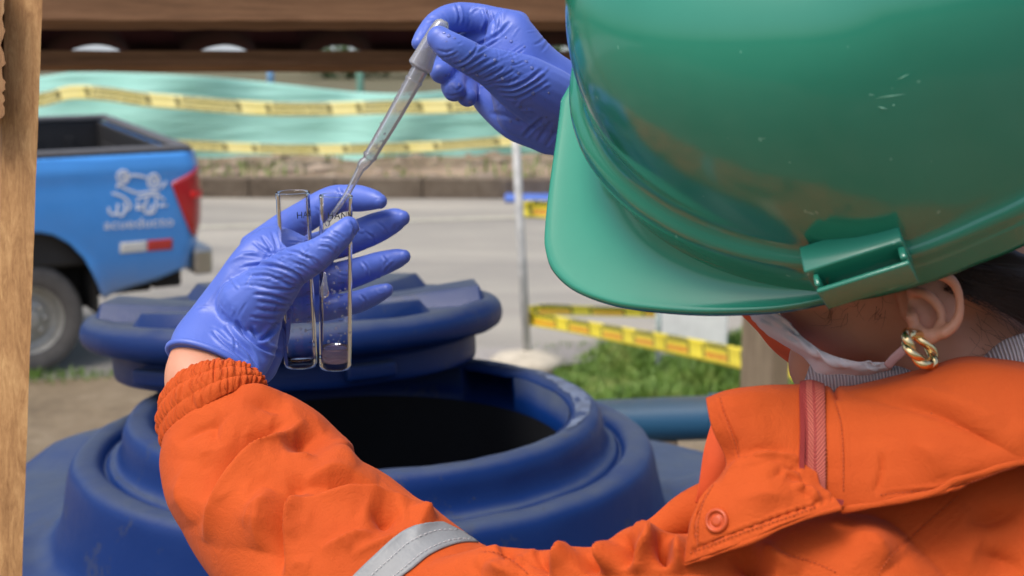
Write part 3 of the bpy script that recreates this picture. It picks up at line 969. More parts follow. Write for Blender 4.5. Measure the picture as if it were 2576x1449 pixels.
# tail lamp following the panel
lampL = [(424, 458), (436, 492), (450, 530), (463, 562), (474, 585)]
lampR = [(503, 416), (511, 470), (511, 520), (506, 560), (490, 594)]
def on_panel(x, y, off=.0):
    s, z = side(x, y)
    smax = edge_s(z); s2 = min(s, smax)
    tail = max(0, 1 - (smax - s2) / .10)
    return T(s2, bulge(s2, z) + .07 * tail ** 2.2 - .004 - off, z)
rows = []
for (xl, yl), (xr, yr) in zip(lampL, lampR):
    rows.append([on_panel(xl + (xr - xl) * t, yl + (yr - yl) * t, .012 * math.sin(math.pi * min(1, t * 1.0 + .12)) ** .5 + .004) for t in (0, .2, .4, .6, .8, 1)])
lamp = obj('tail_light', grid_sheet(rows, 5, 5, .012, world=True), M_red, truck)
rows = [[on_panel(x, y + dy, .024) for x in (472, 485, 497, 508)] for dy in (0, 8, 16)
        for y in (478,)]
obj('lamp_segment', grid_sheet(rows, 3, 3, .008, world=True), M_red2, lamp)
# reflective strip
for nm, xa, xb, mt, ya, yb in (('white_strip', 297, 364, M_stripe_w, 622, 616), ('red_strip', 366, 428, M_stripe_r, 616, 611)):
    rows = [[on_panel(xa + (xb - xa) * t, ya + (yb - ya) * t + dy, .002) for t in (0, .33, .66, 1)] for dy in (-14, 0, 13)]
    obj(nm, grid_sheet(rows, 3, 3, .002, world=True), mt, truck)
# emblem strokes and word
zc = lambda q: (224.4 + q[0] * .1839, 392.7 + q[1] * .1839)
ring = lambda cx, cy, rx, ry: [(cx + rx * math.cos(t), cy + ry * math.sin(t)) for t in np.linspace(0, 2 * math.pi, 18)]
strokes = [ring(440, 275, 78, 85), ring(450, 275, 34, 40), ring(858, 335, 78, 95), ring(862, 335, 32, 42),
           [(540, 255), (650, 258), (760, 285)], [(360, 430), (375, 380), (440, 420), (540, 465), (650, 495), (780, 480), (930, 470)],
           [(290, 495), (370, 520), (450, 555), (515, 620), (530, 680), (490, 720), (450, 690)],
           [(240, 690), (250, 760), (310, 785), (350, 740), (365, 640)], [(350, 760), (390, 800), (440, 780), (460, 700), (455, 620)],
           [(620, 605), (660, 560), (740, 535), (850, 520), (930, 535), (1000, 595)], [(765, 560), (735, 660), (725, 730), (760, 770), (800, 740), (830, 650)],
           [(890, 560), (880, 660), (860, 740), (790, 770)], [(600, 665), (720, 660)], [(610, 710), (700, 705)], [(920, 665), (1040, 660)], [(955, 430), (1010, 370), (1030, 340)]]
mb = MB()
for s in strokes:
    pts = [on_panel(*zc(q), .003) for q in s]
    C = crom(pts, 4) if len(pts) > 2 else np.array([pts[0], (np.array(pts[0]) + pts[1]) / 2, pts[1]])
    Tm = np.gradient(C, axis=0); Wv = np.cross(Tm, tn); Wv /= np.linalg.norm(Wv, axis=1)[:, None]
    mb.add(*sweep(C, Wv * .0062, .25, 8))
obj('emblem', mb.mesh(), M_white, truck)
me = text_mesh('acueducto', 1.0, .01)
V = verts(me)
x0, x1 = V[:, 0].min(), V[:, 0].max()
ncol = []
for v in V:
    t = (v[0] - x0) / (x1 - x0)
    px_ = 256 + (430 - 256) * t
    ncol.append(on_panel(px_, 574 - 15 * t * .6 - v[1] * 36, .003 + v[2] * .05))
setv(me, np.array(ncol))
obj('lettering', me, M_white, truck, sm=False)
# ================================================================ blue water tank and its lid
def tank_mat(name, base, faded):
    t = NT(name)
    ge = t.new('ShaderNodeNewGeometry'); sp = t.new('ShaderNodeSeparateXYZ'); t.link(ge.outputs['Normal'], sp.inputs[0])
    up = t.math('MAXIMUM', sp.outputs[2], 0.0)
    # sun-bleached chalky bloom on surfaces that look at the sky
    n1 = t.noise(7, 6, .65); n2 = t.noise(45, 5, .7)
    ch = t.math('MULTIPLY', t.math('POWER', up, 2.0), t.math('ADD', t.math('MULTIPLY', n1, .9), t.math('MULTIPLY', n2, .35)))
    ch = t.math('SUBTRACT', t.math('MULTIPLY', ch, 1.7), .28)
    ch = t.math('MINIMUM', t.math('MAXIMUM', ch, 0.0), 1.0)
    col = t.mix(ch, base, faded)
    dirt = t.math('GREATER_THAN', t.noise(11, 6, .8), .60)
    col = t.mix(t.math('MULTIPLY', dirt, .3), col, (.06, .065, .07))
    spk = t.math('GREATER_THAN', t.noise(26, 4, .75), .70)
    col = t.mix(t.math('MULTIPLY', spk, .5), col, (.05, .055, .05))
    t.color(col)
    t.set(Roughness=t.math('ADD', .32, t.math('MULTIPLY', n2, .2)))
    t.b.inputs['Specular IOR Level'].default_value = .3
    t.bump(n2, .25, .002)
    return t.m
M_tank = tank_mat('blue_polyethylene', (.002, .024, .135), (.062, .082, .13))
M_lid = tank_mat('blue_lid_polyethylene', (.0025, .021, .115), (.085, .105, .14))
M_water = NT('dark_water'); M_water.color((.002, .003, .006)).set(Roughness=.08); M_water = M_water.m
M_wear = simple('scuffed_rim', (.11, .14, .21), .6, .6, 40)
tc = P(923, 1100, 1.72)
tank = thing('water_tank', (tc[0], tc[1], 0), 'round blue plastic water tank with open mouth in front of the worker', 'water tank')
K = 1.72 / 3600
prof = [(.242, -.55), (.242, -.02), (.243, .026), (.248, .036), (.256, .041), (.268, .041), (.276, .037), (.281, .027), (.283, .014), (.286, .003), (.291, -.004), (.297, -.006), (.301, -.011), (.304, -.012), (.307, -.006),
        (.313, -.001), (.325, .0), (.334, -.002), (.340, -.008), (.344, -.02), (.350, -.05), (.356, -.075), (.363, -.092), (.375, -.102), (.40, -.107), (.48, -.111), (.58, -.122), (.68, -.155), (.745, -.23), (.77, -.34), (.775, -1.2), (.77, -tc[2] + .01), (.75, -tc[2])]
prof = crom(prof, 3)
KS = 160
a = np.linspace(0, 2 * math.pi, KS, endpoint=False)
Rg = []
for r, z in prof:
    rr = np.full(KS, r); zz = np.full(KS, z)
    if .395 < r < .735 and z > -.25:               # radial ribs pressed into the shoulder
        wgt = math.sin(math.pi * (r - .395) / .345) ** .7
        zz += .022 * wgt * np.tanh(np.clip(np.cos(6 * (a - .25)) - .55, -1, 1) * 6)
    wob = 1 + .004 * np.sin(2 * a + .7)
    Rg.append(np.stack([tc[0] + rr * wob * np.cos(a), tc[1] + rr * wob * np.sin(a), tc[2] + zz], 1))
V, F = rings(np.array(Rg), False, True)
tb = mesh_from(V, F)
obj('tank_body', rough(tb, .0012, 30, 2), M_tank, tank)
Mx = np.eye(4); Mx[:3, 3] = tc
V, F = lathe([(.2385, -.012), (.238, -.04), (.238, -.43)], 96, Mx)
obj('inner_wall', rough(mesh_from(V, F), .0004, 30), simple('black_inner_layer', (.006, .007, .010), .6, .3, 20), tank)
V, F = lathe([(.2415, -.42), (.12, -.42), (.001, -.42)], 48, Mx)
obj('water_surface', mesh_from(V, F), M_water, tank)
# scuffed, whitened patches on the rim edge
def rim_patch(a0, a1, r0, r1, z, seed):
    r = np.random.default_rng(seed); n = 40
    V, F = [], []
    for i in range(n + 1):
        t = i / n; an = a0 + (a1 - a0) * t; e = math.sin(math.pi * t) ** .5
        w0 = r0 + (r1 - r0) * (.5 - .5 * e) + r.normal() * .0012; w1 = r1 - (r1 - r0) * (.5 - .5 * e) + r.normal() * .0012
        for q in (w0, (w0 + w1) / 2, w1): V.append((tc[0] + q * math.cos(an), tc[1] + q * math.sin(an), tc[2] + float(np.interp(q, [.243, .248, .256, .268, .276, .281], [.026, .036, .041, .041, .037, .027])) + .0012))
    for i in range(n):
        for j in range(2): F.append((i * 3 + j, (i + 1) * 3 + j, (i + 1) * 3 + j + 1, i * 3 + j + 1))
    return mesh_from(V, F)
for i, (a0, a1, r0, r1) in enumerate(((R(-25), R(38), .250, .268), (R(42), R(68), .252, .262))):
    obj('rim_scuff', rim_patch(a0, a1, r0, r1, .029, i), M_wear, tank)

# lid: leaning back over the mouth
ld = 1.90
lc = P(742, 786, ld)
lx = cw([1, .045, -.02]); lx /= np.linalg.norm(lx)
lz = np.array([0.0, .085, 1.0]) + lx * 0; lz -= lx * (lz @ lx); lz /= np.linalg.norm(lz)
lyv = np.cross(lz, lx)
ML = frame_mat(lc, lx, lyv, lz)
lid = thing('tank_lid', lc, 'blue plastic screw lid with raised ribs set askew on the tank mouth', 'lid')
RL = 522 * ld / 3600
prof = [(.001, .002), (RL * .5, .002), (RL * .80, .004), (RL * .88, .010), (RL * .94, .012), (RL * .985, .004), (RL * 1.0, -.008), (RL * .99, -.020), (RL * .955, -.027), (RL * .90, -.030), (RL * .87, -.033), (RL * .862, -.04), (RL * .862, -.064), (RL * .84, -.068), (RL * .80, -.067), (RL * .8, -.04), (.001, -.038)]
V, F = lathe(crom(prof, 3), 120, ML)
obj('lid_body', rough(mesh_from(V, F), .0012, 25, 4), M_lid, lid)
# raised wedge ribs
def wedge(ang, r0, r1, w0, w1, h0, h1):
    ca, sa = math.cos(ang), math.sin(ang)
    pts = []
    for r, w_, h in ((r0, w0, h0), (r0 * .4 + r1 * .6, w0 * .4 + w1 * .6, (h0 + h1) / 2), (r1, w1, h1), (r1 + .012, w1 * .9, -.0)):
        for sx, zz in ((-1, -.002), (-.62, h), (.62, h), (1, -.002)):
            x, y = r, sx * w_
            pts.append((x * ca - y * sa, x * sa + y * ca, zz))
    F = []
    for i in range(3):
        for j in range(4):
            q = (j + 1) % 4
            F.append((i * 4 + j, i * 4 + q, (i + 1) * 4 + q, (i + 1) * 4 + j))
    F += [(3, 2, 1, 0), (12, 13, 14, 15)]
    V = np.array(pts) @ ML[:3, :3].T + ML[:3, 3]
    me = mesh_from(V, F)
    bm = bmesh.new(); bm.from_mesh(me); bmesh.ops.recalc_face_normals(bm, faces=bm.faces); bm.to_mesh(me); bm.free()
    return bevelled(me, .005, 3)
for ang in (R(4), R(62), R(121), R(180), R(241), R(304)):
    obj('lid_rib', wedge(ang, .015, RL * .88, .026, .074, .010, .029), M_lid, lid, sm=True)
V, F = lathe(crom([(.001, .028), (.02, .028), (.045, .026), (.06, .016), (.066, .0)], 3), 40, ML)
obj('lid_boss', mesh_from(V, F), M_lid, lid)
# lug on the skirt
for ang in (R(-62), R(-128)):
    ca, sa = math.cos(ang), math.sin(ang)
    c = ML[:3, :3] @ np.array([RL * .875 * ca, RL * .875 * sa, -.050]) + ML[:3, 3]
    er = ML[:3, :3] @ np.array([ca, sa, 0]); et = ML[:3, :3] @ np.array([-sa, ca, 0])
    V, F = box(c, er * .008, et * .032, lz * .010)
    obj('lug', bevelled(mesh_from(V, F), .005, 3), M_lid, lid)

# blue pipe behind the tank at right
pipe_a, pipe_b = P(1480, 1062, 2.75), P(2650, 1018, 2.62)
pt = thing('blue_pipe', pipe_a, 'thick worn blue pipe lying behind the tank below the grass', 'pipe')
t = NT('worn_blue_pipe')
f = t.noise(9, 6, .7)
ge = t.new('ShaderNodeNewGeometry'); sp = t.new('ShaderNodeSeparateXYZ'); t.link(ge.outputs['Normal'], sp.inputs[0])
dust = t.math('MULTIPLY', t.math('POWER', t.math('MAXIMUM', sp.outputs[2], 0.0), 3.0), t.math('MULTIPLY', f, 1.6))
t.color(t.mix(t.math('MINIMUM', dust, 1.0), (.035, .14, .26), (.17, .18, .16))).set(Roughness=.5)
M_pipe = t.m
V, F = tube3(np.linspace(pipe_a, pipe_b, 14), .042, 28)
obj('pipe_body', mesh_from(V, F), M_pipe, pt)
V, F = tube3(np.linspace(pipe_a + (pipe_b - pipe_a) * .27, pipe_a + (pipe_b - pipe_a) * .33, 4), .046, 28)
obj('coupling', mesh_from(V, F), M_pipe, pt)
for q in (pipe_a * .85 + pipe_b * .15, pipe_a * .1 + pipe_b * .9):
    V, F = wbox(q[0] - .04, q[0] + .04, q[1] - .04, q[1] + .04, .0, q[2] - .035)
    obj('support', mesh_from(V, F), M_woodgrey, pt, sm=False)
# ================================================================ green hard hat
HC = np.array([.178586, .105567, -.722119])
HF, HS, HU = np.array([-.83120795, .03278397, -.55499419]), np.array([-.2942584, -.87291432, .38914339]), np.array([-.47170471, .48677078, .73522029])
MH = frame_mat(CAMP + cw(HC), cw(HF), cw(HS), cw(HU))
def HL(p): return np.asarray(p) @ MH[:3, :3].T + MH[:3, 3]
def hplane(x, y, z):
    r = ray(x, y); o = MH[:3, 3] + MH[:3, 2] * z
    q = CAMP + r * (((o - CAMP) @ MH[:3, 2]) / (r @ MH[:3, 2]))
    return (q - MH[:3, 3]) @ MH[:3, :3]
t = NT('green_helmet_plastic')
f = t.noise(12, 4)
t.color(t.ramp(f, [(.3, (.022, .225, .147)), (.7, (.028, .255, .17))]))
sc_ = t.noise(260, 2, .8); fine = t.noise(900, 2)
spk = t.math('GREATER_THAN', t.noise(130, 2, .6), .735)
t.color(t.mix(t.math('MULTIPLY', spk, .55), t.ramp(f, [(.3, (.022, .225, .147)), (.7, (.028, .255, .17))]), (.2, .5, .38)))
t.set(Roughness=t.math('ADD', .09, t.math('MULTIPLY', t.noise(6, 5), .12)))
t.b.inputs['Specular IOR Level'].default_value = .72
t.b.inputs['Subsurface Weight'].default_value = .0
t.bump(t.noise(9, 2), .02, .004)
M_hat = t.m
hat = thing('hard_hat', MH[:3, 3], 'glossy green plastic hard hat with peak and side slot on the worker', 'hard hat')
HA, HB, HH, HE = .15, .12, .145, .58
KD = 220
th = np.linspace(0, 2 * math.pi, KD, endpoint=False)
# rim lip, band (wide at the front, running out at the sides), step, dome
base = crom([(1.0, -.006), (1.0, -.002), (1.0, .003), (1.0, .006), (.999, .010), (1.001, .017), (1.003, .023), (.996, .0272), (.980, .0292), (.966, .0305), (.955, .0335), (.950, .038)], 3)
tm = np.minimum(th, 2 * math.pi - th)
qq = np.clip((tm - 1.75) / .45, 0, 1); mth = 1 - .045 * qq * qq * (3 - 2 * qq)     # the dome stands back from the rim lip behind the slot
gz = .55 + 1.0 * np.clip(np.cos(th) + .15, 0, 1.1)                 # band height factor round the rim
Rg = []
for s, z in base:
    kz = np.where(z > .006, .006 + (z - .006) * gz, z)
    ss = s if z < .02 else 1 - (1 - s) * np.clip(.35 + .8 * gz / 1.6, .3, 1.15)
    frn = np.clip((np.cos(th) + .25) / 1.25, 0, 1) * float(np.interp(z, [.004, .014, .023, .028, .032, .036], [0, .02, .03, .022, .008, 0]))
    ss = ss + frn
    zt_ = np.minimum(kz / HH, .98)
    shr = np.where(z > .006, np.sqrt(1 - zt_ ** 2) ** HE, 1.0)        # follow the dome's own narrowing
    Rg.append(np.stack([mth * HA * ss * shr * np.cos(th), mth * HB * ss * shr * np.sin(th), kz], 1))
z_top = Rg[-1][:, 2]
ph0 = np.arcsin(z_top / HH)
in0 = np.hypot(Rg[-1][:, 0] / HA, Rg[-1][:, 1] / HB) / mth / np.cos(ph0) ** HE
for q in np.linspace(0, 1, 46)[1:]:
    ph = ph0 + (math.pi / 2 - ph0) * q
    s = np.maximum(1e-4, np.cos(ph)) ** HE * (in0 + (1 - in0) * min(1, q / .55) ** .8)
    x, y = mth * HA * s * np.cos(th), mth * HB * s * np.sin(th)
    z = HH * np.sin(ph)
    rid = .0045 * np.exp(-(y / .016) ** 2) * np.clip((z - .05) / .03, 0, 1)
    Rg.append(np.stack([x, y, z + rid], 1))
V, F = rings(np.array(Rg), False, True)
obj('shell', mesh_from(HL(np.array(V)), F), M_hat, hat)
# peak: outline traced on the rim plane (near side), mirrored to the far side
BZ = -.008
BO = [(1417, 215), (1404, 330), (1384, 470), (1371, 590), (1374, 640), (1392, 685), (1440, 730), (1515, 761), (1600, 778), (1750, 790), (1900, 787), (2000, 776), (2100, 754)]
loc = np.array([hplane(x, y, BZ) for x, y in BO])[:, :2]
near = crom(loc, 8)
near = near[near[:, 1] > 0]
near = np.vstack([[near[0, 0] + .0008, 0], near])
tail_i = near[-1]
def ell_at(p):
    a = math.atan2(p[1] / HB, p[0] / HA); return np.array([HA * math.cos(a), HB * math.sin(a)])
# continue as a narrow lip to the back
a_end = math.atan2(tail_i[1] / HB, tail_i[0] / HA)
rimb = np.array([hplane(x, y, BZ)[:2] for x, y in ((2100, 754), (2200, 742), (2310, 712), (2450, 660), (2575, 610), (2680, 555))])
rim_a = np.arctan2(rimb[:, 1] / HB, rimb[:, 0] / HA); rim_k = np.hypot(rimb[:, 0] / HA, rimb[:, 1] / HB)
lip = [np.array([HA * math.cos(a), HB * math.sin(a)]) * float(np.interp(a, np.r_[rim_a, math.pi], np.r_[rim_k, rim_k[-1]])) for a in np.linspace(a_end + .04, math.pi, 60)]
half = np.vstack([near, lip])
full = np.vstack([half, (half * (1, -1))[::-1][1:-1]])
rowsP = []
for fr, dz in ((0.0, .018), (.05, .0135), (.12, .009), (.22, .0042), (.32, .0012), (.45, -.0008), (.6, -.002), (.8, -.0022), (.9, -.0020), (.95, -.0017), (.985, -.0022), (1.0, -.0044), (.985, -.0072), (.9, -.0068), (.5, -.0058), (.1, -.0045), (-.06, -.003)):
    row = []
    for q in full:
        e = ell_at(q) * .94
        p = e + (q - e) * fr
        ext_ = np.linalg.norm(q - e)
        fil = dz if fr > .4 else dz * min(1, .3 + ext_ / .045)
        droop = -.010 * min(1, (fr * ext_ / .05) ** 2) * 0
        row.append((p[0], p[1], BZ + .0045 + fil + droop))
    rowsP.append(row)
V, F = rings(np.array(rowsP), False, False)
obj('peak', mesh_from(HL(np.array(V)), F), M_hat, hat)
def dome_pt(x, y, off=.0004):
    """first hit of the view ray on the dome ellipsoid-like shell, by marching"""
    r = ray(x, y)
    for tq in np.linspace(.5, .85, 700):
        q = (CAMP + r * tq - MH[:3, 3]) @ MH[:3, :3]
        if q[2] > .002 and q[2] < HH:
            s = (1 - (q[2] / HH) ** 2) ** (HE / 2) * .965
            if (q[0] / (HA * s)) ** 2 + (q[1] / (HB * s)) ** 2 < 1:
                n = np.array([q[0] / HA ** 2, q[1] / HB ** 2, q[2] / HH ** 2]); n /= np.linalg.norm(n)
                return HL((q + n * off)[None])[0]
    return None
# accessory slot: an upright collar on the rim, open upwards
pz = [(dome_pt(x, y) - MH[:3, 3]) @ MH[:3, :3] for x, y in ((2040, 670), (2250, 590))]
SZ = float(max(q[2] for q in pz)) + .004
qA, qB, qC = hplane(2015, 657, SZ), hplane(2262, 577, SZ), hplane(2052, 722, SZ)
ax3 = qB - qA; ax3[2] = 0; Ls = np.linalg.norm(ax3); ax3 /= Ls
out3 = np.array([-ax3[1], ax3[0], 0.0])
if out3 @ (qC - qA) < 0: out3 = -out3
dep = float((qC - qA) @ out3)
sh = float((qC - qA) @ ax3)
zax = np.array([0, 0, 1.0])
hl = Ls / 2
ctr = (qA + qB) / 2; ctr[2] = 0
def sb(x0, x1, o0, o1, z0, z1, bv=.0010):
    V, F = box(ctr + ax3 * (x0 + x1) / 2 + out3 * (o0 + o1) / 2 + zax * (z0 + z1) / 2, ax3 * (x1 - x0) / 2, out3 * (o1 - o0) / 2, zax * (z1 - z0) / 2)
    return bevelled(mesh_from(HL(np.array(V)), F), bv, 3)
first = obj('accessory_slot', sb(-hl, hl, -.008, dep * .40, SZ - .019, SZ), M_hat, hat)
obj('slot_wall', sb(-hl + .003, hl, dep - .0026, dep, SZ - .021, SZ - .0045), M_hat, first)
obj('slot_wall', sb(-hl + .003, -hl + .0056, dep * .40 + .0002, dep - .0028, SZ - .019, SZ - .0030), M_hat, first)
obj('slot_wall', sb(hl - .0034, hl - .0002, dep * .40 + .0002, dep - .0028, SZ - .019, SZ - .0030), M_hat, first)
obj('slot_floor', sb(-hl + .006, hl - .0036, dep * .40 + .0002, dep - .0028, SZ - .0205, SZ - .017, .0003), M_hat, first)
# scratches
t = NT('scratch_pale'); t.color((.25, .55, .42)).set(Roughness=.5); M_scr = t.m
scr = MB()
for x0, y0, x1, y1, wpx in ((2118, 146, 2147, 148, 2.0), (2178, 236, 2200, 240, 1.4), (2205, 246, 2275, 236, 1.4), (2208, 268, 2232, 274, 2.4), (2245, 262, 2250, 266, 2.2), (2256, 200, 2285, 186, 1.2), (2150, 252, 2170, 244, 1.0)):
    a, b = dome_pt(x0, y0), dome_pt(x1, y1)
    if a is None or b is None: continue
    m2 = dome_pt((x0 + x1) / 2, (y0 + y1) / 2, .0006)
    C = np.array([a, m2, b]); W_ = np.cross(b - a, C[1] - CAMP); W_ /= np.linalg.norm(W_)
    scr.add(*sweep(C, np.array([W_ * .00003, W_ * wpx * .00012, W_ * .00003]), .3, 8))
if scr.V: obj('scratches', scr.mesh(), M_scr, hat, kind='stuff')
# ================================================================ the worker
person = thing('person', P(2300, 1700, .8), 'person in orange work jacket, blue gloves and mask holding glass tubes', 'person')
# ---------- materials
t = NT('nitrile_glove')
f = t.noise(18, 4)
t.color(t.ramp(f, [(.3, (.066, .122, .50)), (.7, (.085, .152, .57))])).set(Roughness=.42)
t.b.inputs['Sheen Weight'].default_value = .12
t.b.inputs['Subsurface Weight'].default_value = .0
t.bump(t.noise(1500, 2, .6), .12, .0004).bump(t.noise(140, 3, .6, t.mapped((1, 1, 1))), .18, .0012)
M_glove = t.m
t = NT('orange_fabric')
f = t.noise(14, 4); wv = t.noise(2600, 1)
st_ = t.math('GREATER_THAN', t.noise(38, 3, .8), .72)
col = t.ramp(f, [(.3, (.455, .064, .009)), (.7, (.53, .083, .012))])
col = t.mix(t.math('MULTIPLY', st_, .5), col, (.22, .05, .02))
t.color(col).set(Roughness=.8)
t.b.inputs['Sheen Weight'].default_value = .04; t.b.inputs['Specular IOR Level'].default_value = .2
t.bump(wv, .25, .0004).bump(t.noise(55, 5, .65, None, 1.5), .35, .0024).bump(t.noise(750, 2, .5), .35, .0006)
M_or = t.m
M_or_dk = simple('seam_thread', (.42, .07, .015), .8, .2, 60)
M_lining = simple('orange_lining', (.62, .075, .012), .8, .1, 30, .2, 900, dist=.0005)
t = NT('reflective_tape')
f = t.noise(30, 4)
br = t.noise(500, 1, .5, t.mapped((1, 1, 1)))
t.color(t.ramp(f, [(.3, (.19, .20, .21)), (.7, (.25, .265, .275))])).set(Roughness=.5, Metallic=.0).bump(br, .3, .0006)
M_refl = t.m
t = NT('skin')
f = t.noise(45, 5, .6); g = t.noise(400, 3)
t.color(t.ramp(f, [(.3, (.53, .235, .14)), (.7, (.57, .265, .165))])).set(Roughness=.5)
t.b.inputs['Subsurface Weight'].default_value = .15
t.b.inputs['Subsurface Radius'].default_value = (.008, .003, .0015)
t.bump(g, .2, .0006)
M_skin = t.m
M_hair = simple('dark_brown_hair', (.035, .018, .012), .42, .4, 60)
t = NT('mask_fabric')
t.color((.86, .82, .84)).set(Roughness=.85)
tl_ = t.new('ShaderNodeBsdfTranslucent'); tl_.inputs[0].default_value = (.7, .6, .62, 1)
mx = t.new('ShaderNodeMixShader'); mx.inputs[0].default_value = .3
t.link(t.b.outputs[0], mx.inputs[1]); t.link(tl_.outputs[0], mx.inputs[2]); t.link(mx.outputs[0], t.n['Material Output'].inputs[0])
t.bump(t.noise(700, 2), .3, .0005)
M_mask = t.m
t = NT('grey_rib_knit')
wav = t.new('ShaderNodeTexWave'); wav.inputs['Scale'].default_value = 240; wav.inputs['Distortion'].default_value = 1.0
t.link(t.mapped((1, .2, .6), (0, .3, .5)), wav.inputs['Vector'])
t.color(t.ramp(wav.outputs['Fac'], [(.2, (.30, .26, .28)), (.8, (.56, .5, .52))])).set(Roughness=.95).bump(wav.outputs['Fac'], .8, .0015)
M_knit = t.m
t = NT('gold'); t.color((.92, .70, .36)).set(Roughness=.2, Metallic=1.0).bump(t.noise(180, 3), .25, .001); M_gold = t.m
t = NT('pinkish_zip_tape')
uv = t.new('ShaderNodeUVMap'); sp = t.new('ShaderNodeSeparateXYZ'); t.link(uv.outputs[0], sp.inputs[0])
hb_ = t.math('SINE', t.math('MULTIPLY', t.math('ADD', t.math('MULTIPLY', sp.outputs[1], 46.0), t.math('MULTIPLY', t.math('ABSOLUTE', t.math('SUBTRACT', sp.outputs[0], .0062)), 700.0)), 6.283))
edge_ = t.math('LESS_THAN', sp.outputs[0], .0030)
line_ = t.math('LESS_THAN', t.math('ABSOLUTE', t.math('SUBTRACT', sp.outputs[0], .0062)), .0006)
col = t.mix(t.math('MULTIPLY', t.math('ADD', hb_, 1.0), .5), (.33, .055, .035), (.50, .115, .08))
col = t.mix(t.math('MAXIMUM', edge_, t.math('MULTIPLY', line_, .8)), col, (.30, .03, .025))
t.color(col).set(Roughness=.7).bump(hb_, .5, .0006)
M_zip = t.m
M_drop = thin_glass('droplet_water', (.97, .97, .98), (.7, .72, .76), 1.4, .03, .14, (.9, .92, .96))

# ---------- left gloved hand (holds the tubes)
Z1 = lambda x, y: (392.7 + x * .3679, 434.8 + y * .3679)
LH = [
    band([(424, 876, 645, 968, .894), (436, 842, 685, 910, .907), (468, 797, 702, 852, .918), (505, 746, 712, 800, .922), (548, 689, 735, 745, .922), (590, 632, 770, 692, .925), (628, 600, 795, 660, .932), (668, 580, 800, 648, .94)], .5, 6, 40, 0, .35, .85),
    limb([(628, 775, .912, 84), (690, 715, .905, 66), (735, 675, .898, 52), (790, 645, .888, 43), (830, 615, .884, 36), (856, 590, .885, 33), (876, 569, .887, 27)], .85),
    limb([(640, 625, .935, 39.6), (700, 585, .95, 40.7), (770, 542, .966, 40.7), (835, 506, .974, 38.5), (868, 499, .974, 35.2), (905, 499, .968, 34.1), (940, 503, .96, 26.4), (955, 507, .957, 19.8)], .95),
    limb([(670, 670, .945, 39.6), (770, 632, .985, 39.6), (850, 608, .992, 41.8), (905, 590, .988, 40.7), (955, 570, .978, 37.4), (995, 553, .97, 29.7), (1012, 549, .966, 20.9)], .95),
    limb([(670, 730, .95, 39.6), (780, 712, .985, 38.5), (850, 698, .992, 38.5), (905, 682, .988, 36.3), (955, 664, .978, 31.9), (1000, 650, .97, 25.3), (1015, 646, .967, 19.8)], .95),
    limb([(670, 785, .95, 35.2), (790, 778, .98, 33.0), (850, 770, .985, 30.8), (905, 757, .98, 28.6), (945, 741, .974, 25.3), (972, 730, .97, 18.7)], .95),
    limb([(640, 912, .94, 62), (672, 850, .945, 56), (690, 785, .95, 46)], .7),
]
lh = remesh(LH, .0010, 7, .5)
zs = lambda *p: [Z1(*q) for q in p]
S = [
    (zs((600, 640), (760, 630), (900, 665), (985, 715), (1018, 765)), 3.6, -.0019, 'pair'),
    (zs((610, 705), (760, 705), (880, 750), (960, 790)), 3.4, -.0013, 'pair'),
    (zs((640, 760), (780, 790), (900, 800), (975, 790)), 3.2, -.0010, 'pair'),
    (zs((660, 830), (760, 835), (860, 860), (915, 885)), 3.4, -.0016, 'pair'),
    (zs((690, 880), (790, 890), (900, 910)), 3.0, -.0012, 'pair'),
    (zs((680, 930), (780, 945), (880, 945)), 3.2, -.0011, 'pair'),
    (zs((640, 980), (740, 1000), (840, 1000)), 3.4, -.0010, 'pair'),
    (zs((850, 535), (960, 545), (1060, 600), (1100, 640)), 3.0, -.0010, 'pair'),
    (zs((900, 600), (1010, 640), (1080, 690)), 3.0, -.0009, 'pair'),
    (zs((960, 560), (1080, 590), (1140, 650)), 2.6, -.0009, 'pair'),
    (zs((1120, 450), (1180, 450), (1240, 490)), 2.6, -.0008, 'pair'),
    (zs((1100, 500), (1180, 510), (1230, 560)), 2.6, -.0009, 'pair'),
    (zs((1190, 400), (1250, 420), (1300, 460)), 2.4, -.0006, 'pair'),
    (zs((1330, 330), (1355, 375), (1350, 430)), 3.2, -.0011, 'pair'),
    (zs((540, 1010), (620, 1120), (740, 1200), (850, 1235)), 5, -.0024, 'pair'),
    (zs((470, 1040), (560, 1150), (640, 1230), (690, 1330)), 4.5, -.0018, 'pair'),
    (zs((380, 1075), (450, 1150), (540, 1220), (620, 1290)), 3.6, -.0016, 'pair'),
    (zs((640, 1060), (720, 1140), (850, 1010)), 5, -.0024, 'pair'),
    (zs((720, 430), (770, 500), (800, 560)), 3.2, -.0012, 'pair'),
    (zs((660, 470), (740, 530), (830, 560)), 3.2, -.0009, 'pair'),
    (zs((790, 400), (815, 470), (830, 520)), 3.0, -.0010, 'pair'),
    (zs((1090, 230), (1140, 290), (1150, 340)), 2.8, -.0009, 'pair'),
    (zs((1240, 100), (1270, 150), (1260, 210)), 3.4, -.0012, 'pair'),
    (zs((1420, 400), (1480, 440), (1500, 490)), 2.8, -.0008, 'pair'),
    (zs((1500, 330), (1560, 380), (1600, 430)), 2.4, -.0006, 'pair'),
    (zs((1400, 600), (1440, 660), (1450, 720)), 2.6, -.0008, 'pair'),
    (zs((1540, 560), (1580, 620), (1570, 680)), 2.6, -.0006, 'pair'),
    (zs((1390, 830), (1430, 880), (1420, 930)), 2.6, -.0007, 'pair'),
    (zs((480, 620), (600, 560), (700, 545)), 5, .0008),
    (zs((300, 960), (420, 800), (520, 660)), 9, .0010),
]
rr_ = np.random.default_rng(21)
